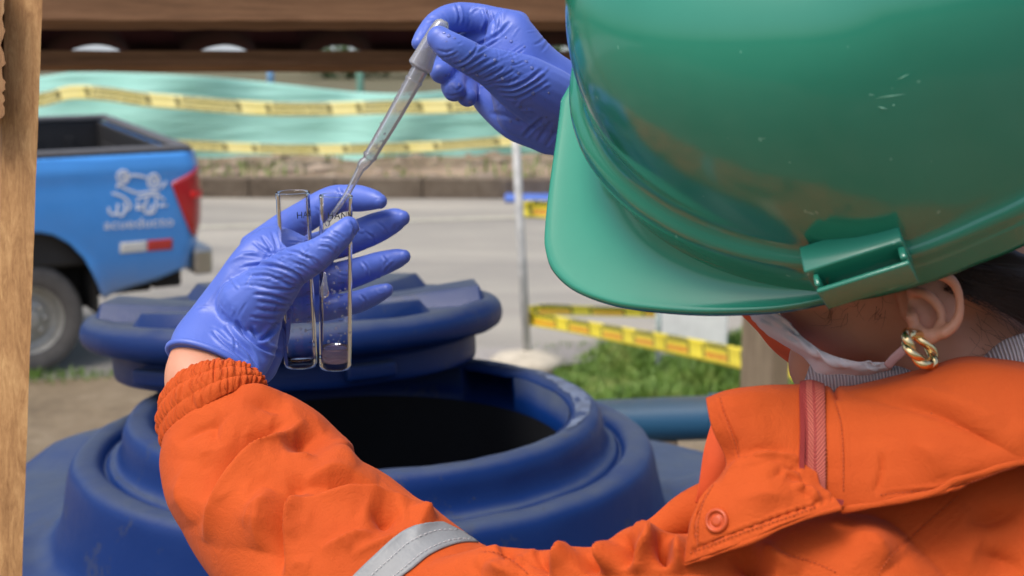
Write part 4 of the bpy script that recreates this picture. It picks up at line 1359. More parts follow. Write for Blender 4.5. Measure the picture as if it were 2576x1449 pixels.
for i in range(34):                                  # finer wrinkles over the thumb base
    x, y = rr_.uniform(560, 900), rr_.uniform(560, 1050)
    L = rr_.uniform(60, 170); a = rr_.normal(.22, .22)
    S.append((zs((x, y), (x + L * .5 * math.cos(a), y + L * .5 * math.sin(a) - 8), (x + L * math.cos(a), y + L * math.sin(a))), rr_.uniform(1.8, 2.8), -rr_.uniform(.0002, .0006), 'pair'))
for i in range(60):
    x, y = rr_.uniform(440, 1000), rr_.uniform(480, 880); L = rr_.uniform(14, 46); a = rr_.uniform(0, 3.14)
    S.append(([(x, y), (x + L * .5 * math.cos(a) + rr_.normal() * 3, y + L * .5 * math.sin(a) + rr_.normal() * 3), (x + L * math.cos(a), y + L * math.sin(a))], rr_.uniform(1.5, 3.5), rr_.choice([-1, -1, 1]) * rr_.uniform(.0002, .0007), 'pair'))
sculpt(lh, S)
rough(lh, .0005, 60, 3)
hand_l = obj('glove', lh, M_glove, person, label='blue nitrile glove on the hand holding the glass tubes')
# rolled cuff of that glove
def ringtube(C0, Wv, Nv, r, wavy=0, n=80, k=10, seed=0, lift=None):
    a = np.linspace(0, 2 * math.pi, n, endpoint=False)
    r_ = np.random.default_rng(seed)
    wob = 1 + wavy * (np.sin(3 * a + seed) + .6 * np.sin(7 * a + 2 * seed))
    C = C0 + np.cos(a)[:, None] * Wv * wob[:, None] + np.sin(a)[:, None] * Nv * wob[:, None]
    ax_ = np.cross(Wv, Nv); ax_ /= np.linalg.norm(ax_)
    if lift is not None: C = C + ax_ * lift(a)[:, None]
    T_ = np.roll(C, -1, 0) - np.roll(C, 1, 0); T_ /= np.linalg.norm(T_, axis=1)[:, None]
    O = np.cross(T_, ax_)
    b = np.linspace(0, 2 * math.pi, k, endpoint=False)
    Rg = C[:, None] + np.cos(b)[None, :, None] * O[:, None] * r + np.sin(b)[None, :, None] * ax_ * r * 1.3
    V = Rg.reshape(-1, 3)
    F = [(i * k + j, i * k + (j + 1) % k, ((i + 1) % n) * k + (j + 1) % k, ((i + 1) % n) * k + j) for i in range(n) for j in range(k)]
    return mesh_from(V, F)
A_, B_ = P(424, 872, .8945), P(640, 962, .8945)
Wv = (B_ - A_) / 2 * 1.01
Nv = np.cross(Wv, P(560, 865, .908) - P(534, 920, .894)); Nv = Nv / np.linalg.norm(Nv) * np.linalg.norm(Wv) * .5
ax_ = np.cross(Wv, Nv)
cuffm = ringtube((A_ + B_) / 2, Wv, Nv, .0019, .008, seed=2)
obj('rolled_cuff', cuffm, M_glove, hand_l)

# ---------- right gloved hand (squeezes the pipette)
Z2 = lambda x, y: (981.8 + x * .2905, y * .2905)
RH = [
    band([(1560, 220, 1540, 470, .965), (1480, 180, 1470, 430, .955), (1415, 142, 1394, 391, .945), (1372, 104, 1318, 355, .94), (1340, 66, 1262, 318, .937), (1312, 36, 1235, 240, .935), (1280, 26, 1215, 180, .935)], .5, 6, 40, 0, .4, .85),
    limb([(1300, 62, .94, 34), (1245, 52, .948, 34), (1190, 44, .955, 37), (1140, 45, .952, 38), (1098, 62, .945, 33), (1068, 92, .935, 27), (1054, 108, .93, 20)], .95),
    limb([(1470, 300, .945, 66), (1390, 256, .931, 80), (1320, 216, .917, 76), (1255, 180, .905, 58), (1205, 158, .896, 45), (1165, 136, .889, 41), (1130, 115, .886, 38), (1105, 96, .887, 32)], .85),
    limb([(1270, 100, .945, 34), (1200, 105, .965, 33), (1140, 130, .962, 32), (1114, 165, .942, 31), (1108, 183, .93, 29)], .95),
    limb([(1270, 150, .95, 32), (1200, 150, .97, 32), (1150, 180, .965, 31), (1139, 212, .943, 31), (1142, 228, .93, 29)], .95),
    limb([(1270, 200, .95, 30), (1215, 200, .972, 28), (1180, 215, .965, 26), (1173, 238, .945, 26), (1176, 246, .936, 24)], .95),
    limb([(1380, 330, .945, 60), (1300, 295, .945, 58), (1240, 262, .955, 42), (1205, 228, .968, 34)], .7),
]
rh = remesh(RH, .0010, 6, .5)
zs2 = lambda *p: [Z2(*q) for q in p]
S = [
    (zs2((570, 20), (600, 130), (585, 220)), 3.0, -.0016, 'pair'), (zs2((670, 110), (685, 190), (660, 260)), 2.6, -.0009, 'pair'),
    (zs2((810, 70), (840, 180), (800, 290)), 3.4, -.0016, 'pair'), (zs2((860, 90), (900, 200), (880, 320)), 2.8, -.0010, 'pair'), (zs2((950, 100), (950, 200), (920, 290)), 2.6, -.0007, 'pair'),
    (zs2((740, 390), (820, 360), (940, 290), (1040, 190)), 3.4, -.0014, 'pair'), (zs2((700, 480), (820, 420), (960, 330)), 2.4, -.0007, 'pair'),
    (zs2((540, 560), (640, 530), (720, 460), (760, 400)), 2.6, -.0011, 'pair'), (zs2((580, 600), (700, 550), (820, 470)), 2.6, -.0012, 'pair'),
    (zs2((640, 640), (760, 570), (880, 500)), 2.6, -.0013, 'pair'), (zs2((720, 660), (830, 600), (940, 530)), 2.6, -.0011, 'pair'),
    (zs2((800, 690), (900, 640), (1000, 570)), 2.6, -.0011, 'pair'), (zs2((870, 710), (980, 660), (1080, 600)), 2.4, -.0010, 'pair'),
    (zs2((920, 760), (1060, 760), (1200, 690), (1310, 600)), 3.4, -.0014, 'pair'), (zs2((940, 800), (1080, 800), (1230, 730), (1350, 650)), 3.2, -.0012, 'pair'),
    (zs2((980, 840), (1110, 850), (1260, 770), (1370, 700)), 3.0, -.0009, 'pair'), (zs2((900, 720), (1030, 710), (1160, 640)), 2.4, -.0007, 'pair'),
    (zs2((400, 430), (480, 450), (560, 430)), 2.6, -.0008, 'pair'), (zs2((420, 500), (500, 490), (590, 450)), 2.4, -.0007, 'pair'),
    (zs2((470, 820), (540, 830), (610, 800)), 2.4, -.0009, 'pair'), (zs2((520, 740), (570, 790), (620, 740)), 2.4, -.0007, 'pair'),
    (zs2((1150, 1190), (1220, 1110), (1330, 1020)), 4, -.0014, 'pair'), (zs2((1270, 1240), (1330, 1140), (1400, 1050)), 4, -.0012, 'pair'), (zs2((850, 980), (1000, 1010), (1150, 1080)), 6, -.0015),
    (zs2((1340, 1280), (1390, 1200), (1440, 1130)), 3.4, -.0010, 'pair'),
]
for i in range(26):
    x, y = rr_.uniform(650, 1150), rr_.uniform(480, 800)
    L = rr_.uniform(70, 180); a = rr_.normal(-.45, .15)
    S.append((zs2((x, y), (x + L * .5 * math.cos(a), y + L * .5 * math.sin(a) + 8), (x + L * math.cos(a), y + L * math.sin(a))), rr_.uniform(1.6, 2.4), -rr_.uniform(.0002, .0006), 'pair'))
for i in range(40):
    x, y = rr_.uniform(1050, 1400), rr_.uniform(10, 360); L = rr_.uniform(14, 46); a = rr_.uniform(0, 3.14)
    S.append(([(x, y), (x + L * .5 * math.cos(a) + rr_.normal() * 3, y + L * .5 * math.sin(a) + rr_.normal() * 3), (x + L * math.cos(a), y + L * math.sin(a))], rr_.uniform(1.5, 3.5), rr_.choice([-1, -1, 1]) * rr_.uniform(.0002, .0007), 'pair'))
sculpt(rh, [(q[0], q[1], q[2] * rr_.uniform(.5, 1.0), *q[3:]) for q in S])
rough(rh, .0005, 60, 4)
hand_r = obj('glove', rh, M_glove, person, label='blue nitrile glove with water drops squeezing the pipette')

def view_hits(me, pts):
    """points on a mesh seen at photo positions (for drops)"""
    from mathutils.bvhtree import BVHTree
    bm = bmesh.new(); bm.from_mesh(me); tree = BVHTree.FromBMesh(bm); bm.free()
    out = []
    for x, y in pts:
        r = Vector(ray(x, y)); r.normalize()
        h, n, i, d = tree.ray_cast(Vector(CAMP), r)
        if h is not None: out.append((np.array(h), np.array(n)))
    return out
def drops(hits, r0, r1, seed, flat=.45):
    r_ = np.random.default_rng(seed); mb = MB()
    bm = bmesh.new(); bmesh.ops.create_icosphere(bm, subdivisions=2, radius=1)
    bv = np.array([v.co for v in bm.verts]); bf = [[v.index for v in f.verts] for f in bm.faces]; bm.free()
    for h, n in hits:
        r = r_.uniform(r0, r1)
        t1 = np.cross(n, [.3, .1, 1]); t1 /= np.linalg.norm(t1); t2 = np.cross(n, t1)
        e = r_.uniform(.8, 1.35)
        V = h + (bv[:, :1] * t1 + bv[:, 1:2] * t2 * e + bv[:, 2:] * n * flat) * r
        mb.add(V, bf)
    return mb.mesh()
dp = zs2((425, 240), (505, 310), (485, 360), (555, 330), (465, 285), (600, 530), (820, 480), (905, 520), (1000, 325), (1045, 360), (1130, 455), (1160, 405), (1225, 590), (1110, 635), (1045, 580), (1370, 805), (1175, 745), (1350, 1015), (480, 655), (645, 790), (610, 850), (690, 890), (575, 900), (690, 455), (750, 650), (970, 680), (1280, 690), (1080, 855), (1125, 925), (835, 100), (540, 870), (640, 905), (1235, 810))
dp += [(rr_.uniform(1120, 1380), rr_.uniform(80, 330)) for _ in range(12)]
obj('water_drops', drops(view_hits(rh, dp), .0005, .0014, 3), M_drop, hand_r, kind='stuff')

# ---------- body: head, neck, arms down to the wrists, one skin
BODY = [
    limb([(2235, 520, .775, 350), (2225, 640, .775, 385), (2180, 760, .775, 330), (2120, 870, .78, 190), (2085, 915, .785, 105)], .9),
    limb([(2330, 760, .765, 230), (2420, 930, .745, 215), (2560, 1150, .74, 260), (2700, 1500, .78, 560)], .9),
    limb([(2700, 1500, .76, 380), (2200, 1600, .74, 200), (1700, 1600, .73, 170), (1200, 1620, .75, 150), (830, 1330, .85, 120), (600, 1080, .88, 88), (528, 1000, .888, 70), (530, 950, .893, 66)], .7),
    limb([(2900, 1300, .92, 200), (2560, 900, 1.0, 150), (2150, 560, 1.03, 110), (1800, 420, 1.0, 90), (1600, 350, .97, 70), (1500, 310, .957, 60)], .8),
]
bd = remesh(BODY, .0034, 8, .5)
sculpt(bd, [([(2120, 800), (2170, 860), (2240, 900)], 40, .002)])
body_o = obj('body', bd, M_skin, person)
# wrist at the glove: skin tube shown between glove and sleeve, part of the arm
wr = band([(438, 868, 626, 944, .902), (427, 890, 630, 958, .894), (414, 938, 638, 985, .886), (416, 1000, 645, 1020, .882), (425, 1080, 660, 1060, .880)], .46, 8, 40)
wr_me = mesh_from(*wr)
obj('wrist', wr_me, M_skin, person)

# ear
Z6 = lambda x, y: (1753 + x * .3191, 561 + y * .3191)
EAR = []
ed = .672
helix = [Z6(*q) for q in ((1700, 470), (1780, 400), (1900, 400), (2000, 450), (2055, 540), (2070, 640), (2060, 740), (2010, 820), (1940, 870))]
EAR.append(limb([(x, y, ed - .006 + .004 * i / 8, 14 + 2.5 * math.sin(i)) for i, (x, y) in enumerate(helix)], 1.0, 5, 12))
anti = [Z6(*q) for q in ((1740, 620), (1820, 640), (1900, 700), (1930, 780), (1880, 840))]
EAR.append(limb([(*Z6(1700, 540), ed + .012, 13), (*Z6(1800, 560), ed + .006, 15), (*Z6(1890, 640), ed + .004, 14), (*Z6(1930, 740), ed + .003, 13), (*Z6(1900, 830), ed + .002, 15)], .9, 5, 12))
EAR.append(limb([(*Z6(1700, 800), ed + .006, 14), (*Z6(1760, 860), ed + .003, 18), (*Z6(1830, 900), ed + .001, 21), (*Z6(1880, 880), ed, 18)], .7, 5, 14))   # lobe
EAR.append(limb([(*Z6(1690, 690), ed + .012, 14), (*Z6(1700, 750), ed + .006, 17), (*Z6(1720, 810), ed + .008, 15)], .9, 5, 12))   # tragus
EAR.append(band([(*Z6(1640, 430), *Z6(2050, 480), ed + .016), (*Z6(1640, 600), *Z6(2068, 620), ed + .013), (*Z6(1650, 760), *Z6(2040, 780), ed + .011), (*Z6(1680, 880), *Z6(1930, 880), ed + .010)], .10, 6, 30, .2, .2))
EAR.append(limb([(*Z6(1690, 560), ed + .03, 40), (*Z6(1750, 700), ed + .028, 46), (*Z6(1760, 820), ed + .024, 26)], .7, 5, 16))
ear = remesh(EAR, .0011, 5, .5)
obj('ear', ear, M_skin, body_o)

# hair under the helmet at the back, strands combed back over the nape
HR = [limb([(2300, 560, .76, 240), (2420, 620, .75, 210), (2560, 700, .75, 170)], .75),
      limb([(2390, 650, .715, 66), (2480, 680, .705, 74), (2600, 735, .70, 86), (2720, 800, .71, 90)], .5)]
hm = remesh(HR, .003, 5)
hair = obj('hair', hm, M_hair, person)
mb = MB()
for i in range(620):
    x0, y0 = rr_.uniform(2360, 2480), rr_.uniform(640, 720)
    t_ = rr_.uniform(0, 1)
    a = (rr_.uniform(2370, 2480), rr_.uniform(660, 730), .684)
    b = (a[0] + rr_.uniform(60, 120), a[1] + rr_.uniform(0, 26) + 40 * t_, .680)
    c = (b[0] + rr_.uniform(80, 160), b[1] + rr_.uniform(10, 80) * t_ + 10, .678 + rr_.normal() * .002)
    pts = crom([P(*a), P(*b), P(*c)], 5)
    Tm = np.gradient(pts, axis=0); Wv = np.cross(Tm, pts - CAMP); Wv /= np.linalg.norm(Wv, axis=1)[:, None]
    mb.add(*sweep(pts, Wv * rr_.uniform(.00008, .0002) * np.linspace(1, .35, len(pts))[:, None], 1, 4))
# fine sideburn and nape hairs
for i in range(60):
    if i < 26:
        x, y = rr_.uniform(2080, 2230), rr_.uniform(740, 790); ang = rr_.normal(1.75, .5); L = rr_.uniform(20, 60)
    else:
        x, y = rr_.uniform(2420, 2560), rr_.uniform(740, 900); ang = rr_.normal(.6, .4); L = rr_.uniform(40, 110)
    cur = rr_.normal(0, .6)
    p = [(x, y), (x + L * .5 * math.cos(ang), y + L * .5 * math.sin(ang)), (x + L * math.cos(ang + cur), y + L * math.sin(ang + cur))]
    hs = view_hits(bd, p)
    if len(hs) < 3: continue
    pts = crom([h + n * .0006 for h, n in hs], 4)
    Tm = np.gradient(pts, axis=0); Wv = np.cross(Tm, pts - CAMP); Wv /= np.linalg.norm(Wv, axis=1)[:, None] + 1e-9
    mb.add(*sweep(pts, Wv * .00007 * np.linspace(1, .4, len(pts))[:, None], 1, 4))
obj('loose_hairs', mb.mesh(), M_hair, hair, kind='stuff')

# ---------- mask, strap, knit collar, earring
mk = [[(*Z6(400, 700), .80), (*Z6(560, 690), .765), (*Z6(700, 755), .742), (*Z6(790, 860), .728), (*Z6(900, 950), .718), (*Z6(1050, 1035), .709), (*Z6(1260, 1092), .702), (*Z6(1420, 1098), .700), (*Z6(1510, 1098), .699)],
      [(*Z6(410, 715), .797), (*Z6(520, 790), .768), (*Z6(650, 880), .745), (*Z6(760, 950), .729), (*Z6(880, 1010), .718), (*Z6(1030, 1075), .711), (*Z6(1240, 1125), .703), (*Z6(1420, 1120), .7005), (*Z6(1515, 1110), .699)],
      [(*Z6(430, 740), .797), (*Z6(540, 860), .772), (*Z6(700, 970), .75), (*Z6(860, 1040), .733), (*Z6(950, 1085), .722), (*Z6(1080, 1120), .713), (*Z6(1270, 1165), .705), (*Z6(1420, 1150), .7015), (*Z6(1530, 1135), .699)],
      [(*Z6(445, 758), .803), (*Z6(570, 880), .78), (*Z6(745, 985), .757), (*Z6(872, 1085), .74), (*Z6(950, 1180), .73), (*Z6(1090, 1200), .722), (*Z6(1260, 1210), .713), (*Z6(1420, 1180), .706), (*Z6(1530, 1160), .702)]]
mm = grid_sheet(mk, 14, 12, 0)
sculpt(mm, flip=True, strokes=[(zs_, 6, .0014) for zs_ in ([Z6(900, 960), Z6(1000, 1040), Z6(1120, 1100)], [Z6(960, 1000), Z6(1060, 1090), Z6(1160, 1130)], [Z6(700, 820), Z6(850, 960), Z6(960, 1060)])])
rm_ = np.random.default_rng(12)
sculpt(mm, flip=True, strokes=[([Z6(x_, y_), Z6(x_ + 45, y_ + 26 + 8 * rm_.normal()), Z6(x_ + 100, y_ + 50 + 10 * rm_.normal())], rm_.uniform(2.5, 5), rm_.choice([-1, 1]) * rm_.uniform(.0006, .0016)) for x_, y_ in [(rm_.uniform(500, 1400), 0) for _ in range(26)] for y_ in [700 + (x_ - 420) * .42 + rm_.normal() * 40]])
mm = solid(rough(mm, .0007, 120, 6), .0008)
mask = obj('face_mask', mm, M_mask, person)
st_pts = [P(*Z6(1500, 1130), .698), P(*Z6(1560, 1060), .690), P(*Z6(1640, 990), .684), P(*Z6(1690, 930), .682), P(*Z6(1720, 840), .684)]
C = crom(st_pts, 6); Tm = np.gradient(C, axis=0); Wv = np.cross(Tm, C - CAMP); Wv /= np.linalg.norm(Wv, axis=1)[:, None]
obj('strap', mesh_from(*sweep(C, Wv * .0022, .3, 12)), simple('pink_strap', (.62, .40, .40), .8, .1, 60), mask)
kn = [[(*Z6(860, 1240), .742), (*Z6(930, 1085), .732), (*Z6(1080, 1105), .724), (*Z6(1280, 1165), .713), (*Z6(1540, 1130), .706), (*Z6(1720, 1185), .700)],
      [(*Z6(870, 1290), .738), (*Z6(980, 1230), .728), (*Z6(1120, 1230), .720), (*Z6(1300, 1230), .711), (*Z6(1540, 1200), .704), (*Z6(1720, 1220), .699)],
      [(*Z6(880, 1400), .742), (*Z6(1000, 1400), .733), (*Z6(1140, 1400), .726), (*Z6(1320, 1400), .718), (*Z6(1540, 1400), .711), (*Z6(1740, 1400), .705)]]
obj('knit_collar', grid_sheet(kn, 8, 8, .002), M_knit, person)
kn2 = [[(2470, 905, .70), (2520, 862, .69), (2580, 838, .683), (2700, 800, .68)], [(2480, 930, .692), (2530, 915, .683), (2590, 900, .676), (2700, 880, .672)], [(2500, 980, .69), (2540, 980, .685), (2600, 980, .68), (2700, 980, .675)]]
obj('knit_collar', grid_sheet(kn2, 8, 8, .002), M_knit, person)
# twisted gold earring
er = thing('earring', P(2312, 880, .672), None, None)
er.parent = person; er.matrix_parent_inverse = Matrix.Translation(-Vector(person.location))
for k_ in range(2):                                   # two strands wound round each other in a chunky hoop
    pts = []
    for i in range(41):
        t_ = 2 * math.pi * i / 40
        lx_, ly_ = 47 * math.cos(t_), 21 * math.sin(t_)
        tw = t_ * 3 + k_ * math.pi
        lx_ += 5 * math.cos(tw) * math.cos(t_); ly_ += 5 * math.cos(tw) * math.sin(t_)
        ca_, sa_ = math.cos(R(52)), math.sin(R(52))
        pts.append((2313 + lx_ * ca_ - ly_ * sa_, 878 + lx_ * sa_ + ly_ * ca_, .668 + .0018 * math.sin(tw) - .006 * math.sin(t_), 10.5 + 2.0 * math.cos(t_) ** 2))
    obj('gold_twist', mesh_from(*limb(pts, .95, 3, 14, 0, 0)), M_gold, er)

# ---------- jacket
jk = person
def jobj(name, me, mat, parent=None, **kw):
    return obj(name, me, mat, parent or jk, **kw)
SLEEVE = [
    band([(418, 1112, 655, 972, .882), (411, 1178, 742, 1000, .876), (424, 1245, 832, 1064, .866), (450, 1318, 905, 1172, .85), (493, 1400, 1000, 1222, .832), (560, 1490, 1085, 1285, .81), (660, 1600, 1180, 1350, .785), (800, 1720, 1300, 1420, .765), (950, 1820, 1480, 1500, .74)], .72, 6, 60, 0, .6, .95),
    band([(1090, 1408, 1010, 1850, .742), (1230, 1375, 1250, 1850, .722), (1345, 1384, 1450, 1850, .703), (1420, 1376, 1560, 1850, .69), (1500, 1374, 1650, 1850, .683), (1590, 1325, 1800, 1900, .675), (1690, 1345, 1950, 1950, .67), (1850, 1330, 2150, 2000, .665), (2100, 1290, 2450, 2000, .66)], .55, 6, 60, .5, .6),
]
RSLEEVE = [limb([(2950, 1350, .90, 330), (2560, 930, 1.0, 230), (2150, 600, 1.03, 170), (1850, 440, 1.0, 130), (1690, 385, .98, 118)], .8)]
TORSO = [
    band([(1950, 1040, 2750, 900, .76), (1830, 1180, 2900, 980, .735), (1705, 1320, 3050, 1080, .72), (1690, 1440, 3150, 1200, .70), (1720, 1600, 3200, 1400, .70), (1760, 1900, 3200, 1800, .70)], .17, 6, 70, 0, .4),
    limb([(2000, 1520, .69, 200), (2250, 1430, .672, 230), (2550, 1400, .66, 260), (2800, 1380, .67, 260)], .45),
    limb([(1650, 1345, .70, 40), (1740, 1290, .705, 60), (1850, 1260, .705, 80)], .8),
]
jm = remesh(SLEEVE + RSLEEVE + TORSO, .0017, 8, .5)
Z8 = lambda x, y: (350.65 + x * .4192, 841.6 + y * .4192)     # crop with the sleeve
z8 = lambda *p: [Z8(*q) for q in p]
Z3 = lambda x, y: (1192 + x * .3949, 877 + y * .3949)
z3 = lambda *p: [Z3(*q) for q in p]
Z7 = lambda x, y: (1613 + x * .4191, 841.6 + y * .4191)
z7 = lambda *p: [Z7(*q) for q in p]
S = [
    (z8((1000, 500), (860, 620), (700, 760), (560, 900), (450, 1100), (395, 1250)), 15, .0064, 'fold'),
    (z8((930, 470), (780, 560), (620, 690), (480, 840), (390, 1010)), 34, -.0050),
    (z8((1100, 590), (980, 640), (860, 700)), 30, -.0040), (z8((1080, 735), (960, 745), (860, 735)), 10, .0022, 'fold'),
    (z8((1090, 640), (1200, 700), (1310, 800)), 30, .0028),
    (z8((1720, 1030), (1500, 985), (1250, 985), (1080, 1005), (900, 1050)), 12, .0052, 'fold'),
    (z8((1010, 930), (940, 1060), (890, 1220), (870, 1460)), 12, .0052, 'fold'),
    (z8((1720, 1010), (1500, 925), (1280, 885), (1080, 885), (880, 905)), 30, -.0052),
    (z8((950, 840), (900, 980), (850, 1160), (830, 1320), (825, 1480)), 26, -.0050),
    (z8((950, 905), (1080, 840), (1250, 820), (1450, 860)), 26, .0034),
    (z8((800, 930), (750, 1100), (720, 1300)), 44, .0050),
    (z8((1570, 1050), (1460, 1090), (1380, 1060)), 24, -.0050), (z8((1400, 1185), (1250, 1235), (1080, 1290)), 9, .0026, 'fold'),
    (z8((290, 760), (270, 960), (340, 1140)), 34, .0026), (z8((220, 660), (330, 560), (500, 500)), 16, -.0020), (z8((470, 430), (430, 560), (470, 660)), 18, -.0018),
    (z8((860, 350), (680, 335), (560, 330)), 12, .0022, 'fold'), (z8((620, 390), (760, 410), (900, 450)), 16, -.0022),
    (z8((1780, 1120), (1700, 1075), (1620, 1065)), 12, .003, 'fold'),
    (z8((1270, 1340), (1440, 1250), (1640, 1150)), 12, .0014),
    (z3((30, 1290), (150, 1290), (260, 1350), (360, 1420)), 5, -.0018, 'pair'),
    (z3((160, 1240), (220, 1290), (250, 1340)), 16, -.0045), (z3((400, 1270), (430, 1340), (420, 1440)), 26, -.005), (z3((600, 1250), (560, 1340), (480, 1440)), 22, .005),
    (z3((800, 1260), (760, 1340), (720, 1440)), 20, -.0055), (z3((880, 1230), (860, 1340), (850, 1440)), 22, .0055),
    (z3((980, 1180), (985, 1280), (1000, 1400)), 18, -.005), (z3((1020, 1130), (1100, 1220), (1060, 1330), (1040, 1440)), 18, .0055), (z3((1190, 1190), (1210, 1290), (1230, 1400)), 14, -.008),
    (z3((1290, 1200), (1300, 1320), (1320, 1440)), 30, .0055),
    (z3((60, 1380), (180, 1420), (300, 1449)), 20, .003),
    (z7((560, 1280), (640, 1380), (800, 1449)), 26, -.006), (z7((700, 1240), (780, 1330), (960, 1420)), 22, .0035),
    (z7((1900, 960), (1700, 1140), (1500, 1320), (1400, 1440)), 3.5, -.0009, 'pair'), (z7((1980, 1010), (1800, 1200), (1640, 1380)), 3.5, -.0007, 'pair'),
    (z7((790, 1290), (900, 1330), (1040, 1370), (1180, 1420)), 3.5, -.0010, 'pair'),
    (z7((1950, 1120), (2100, 1100), (2290, 1040)), 30, -.003), (z7((1250, 1180), (1400, 1280), (1480, 1400)), 40, .003), (z7((2000, 1300), (2150, 1350), (2290, 1420)), 40, -.003),
]
rw = np.random.default_rng(91)
for q in range(70):                                   # small random creases over the sleeve and the front
    if q < 44:
        t_ = rw.uniform(0, 1); s_ = rw.uniform(.12, .88)
        x = (416 + 300 * t_ ** 1.2) * (1 - s_) + (660 + 480 * t_) * s_; y = (1120 + 340 * t_) * (1 - s_) + (975 + 340 * t_) * s_
        an = math.radians(rw.normal(-52, 25))
    else:
        x, y = rw.uniform(1150, 1720), rw.uniform(1385, 1449); an = math.radians(rw.normal(-70, 30))
    L = rw.uniform(30, 90)
    S.append(([(x - L * .5 * math.cos(an), y - L * .5 * math.sin(an)), (x + rw.normal() * 4, y + rw.normal() * 4), (x + L * .5 * math.cos(an), y + L * .5 * math.sin(an))], rw.uniform(4, 7), rw.choice([-1, 1]) * rw.uniform(.0006, .0014), 'fold'))
sculpt(jm, [(s[0], s[1], s[2] * 2.6, *s[3:]) if s[1] > 8 else s for s in S])
rough(jm, .0003, 30, 8)
jacket = jobj('jacket', jm, M_or, label='orange work jacket with creased sleeve')

# gathered elastic cuff
A0, B0 = P(416, 985, .920), P(652, 945, .920)
A1, B1 = P(404, 1062, .917), P(662, 950, .917)
cst = [(416, 996, 648, 962, .888), (405, 1030, 655, 963, .886), (400, 1065, 660, 966, .884), (406, 1100, 663, 972, .882), (420, 1130, 658, 984, .880)]
s_ = crom(cst, 16)
nU, nV = len(s_), 760
Vc = []
A_ = np.array([P(q[0], q[1], q[4]) for q in s_]); B_ = np.array([P(q[2], q[3], q[4]) for q in s_])
Cc, Wc = (A_ + B_) / 2, (B_ - A_) / 2
ax_ = np.array(P(530, 900, .93)) - np.array(P(560, 1080, .908)); ax_ /= np.linalg.norm(ax_)
upc = np.linspace(.80, .50, nU)
Nc = cw(np.stack([.10 + 0 * upc, upc, np.sqrt(1 - upc ** 2)], 1)); Nc /= np.linalg.norm(Nc, axis=1)[:, None]; Nc *= np.linalg.norm(Wc, axis=1)[:, None] * np.linspace(.80, .74, nU)[:, None]
ax_ = np.cross(Wc[0], Nc[0]); ax_ /= np.linalg.norm(ax_)
a_ = np.linspace(0, 2 * math.pi, nV, endpoint=False)
rc = np.random.default_rng(5)
offs = [rc.uniform(0, 6.28, 5) for _ in range(4)]
for i in range(nU):
    tq = i / (nU - 1)
    pu = .0015 * abs(math.sin(tq * math.pi * 3)) ** .7                 # puffs between three elastic rows
    row = tq * 3; r0 = min(2, int(row)); fr_ = row - r0
    q1 = np.stack([np.cos(a_) * 12, np.sin(a_) * 12, np.full(nV, tq * 1.3 + .25 * math.sin(tq * 9.4))], 1)
    sk = a_ + .05 * math.sin(row * math.pi) * (1 if r0 % 2 else -1)
    q2 = np.stack([np.cos(sk) * 21, np.sin(sk) * 21, np.full(nV, tq * 1.8)], 1)
    g = (1 - 2.6 * np.abs(noise3(q1, 1.0, 41))) + .8 * (1 - 2.6 * np.abs(noise3(q2, 1.0, 42)))
    amp = .0009 * (.75 + .5 * abs(math.sin(tq * math.pi * 3)))
    g = g - .5
    rad = 1 + (pu + g * amp) / np.linalg.norm(Wc[i])
    lift = .0012 * np.sin(23 * a_ + 3) * (1 if i == 0 else 0)
    Vc.append(Cc[i] + (np.cos(a_) * rad)[:, None] * Wc[i] + (np.sin(a_) * rad)[:, None] * Nc[i] + lift[:, None] * ax_)
V, F = rings(np.array(Vc), False, False)
jobj('elastic_cuff', solid(mesh_from(V, F), .0012), M_or, jacket, label='gathered elastic cuff of the orange sleeve')

# reflective band around the forearm near the elbow
def proj_sheet(top_px, bot_px, me, off, nu=40, nv=8, name=''):
    """strip laid on a mesh between two photo curves"""
    from mathutils.bvhtree import BVHTree
    bm = bmesh.new(); bm.from_mesh(me); tree = BVHTree.FromBMesh(bm); bm.free()
    a = crom(top_px, nu); b = crom(bot_px, nu)
    nn = min(len(a), len(b)); 
    tt = np.linspace(0, 1, nn)
    ai = np.stack([np.interp(tt, np.linspace(0, 1, len(a)), a[:, k]) for k in (0, 1)], 1)
    bi = np.stack([np.interp(tt, np.linspace(0, 1, len(b)), b[:, k]) for k in (0, 1)], 1)
    g = np.full((nv + 1, nn, 3), np.nan)
    for i in range(nv + 1):
        for j in range(nn):
            x, y = ai[j] * (1 - i / nv) + bi[j] * (i / nv)
            r = Vector(ray(x, y)); r.normalize()
            h, n, _, d = tree.ray_cast(Vector(CAMP), r)
            if h is not None and d < 1.3:
                g[i, j] = np.array(h) - np.array(r) * off
    ok = ~np.isnan(g[..., 0])
    idx = -np.ones(g.shape[:2], int); V, F = [], []
    for i in range(nv + 1):
        for j in range(nn):
            if ok[i, j]: idx[i, j] = len(V); V.append(g[i, j])
    for i in range(nv):
        for j in range(nn - 1):
            q = (idx[i, j], idx[i + 1, j], idx[i + 1, j + 1], idx[i, j + 1])
            if min(q) >= 0:
                ds = [np.linalg.norm(np.array(V[q[k]]) - V[q[(k + 1) % 4]]) for k in range(4)]
                if max(ds) < .03: F.append(q)
    return mesh_from(V, F)
band_a = [(1112, 1312), (1060, 1316), (1000, 1342), (940, 1395), (885, 1449), (840, 1500)]
band_b = [(1222, 1366), (1160, 1366), (1090, 1392), (1040, 1430), (1000, 1462), (960, 1510)]
bnd = modded(proj_sheet(band_a, band_b, jm, .0008, 24, 10), ('SMOOTH', dict(factor=.5, iterations=3)), ('SOLIDIFY', dict(thickness=.0012, offset=0)))
rb = jobj('reflective_band', bnd, M_refl, jacket, label='grey reflective band stitched round the orange sleeve')
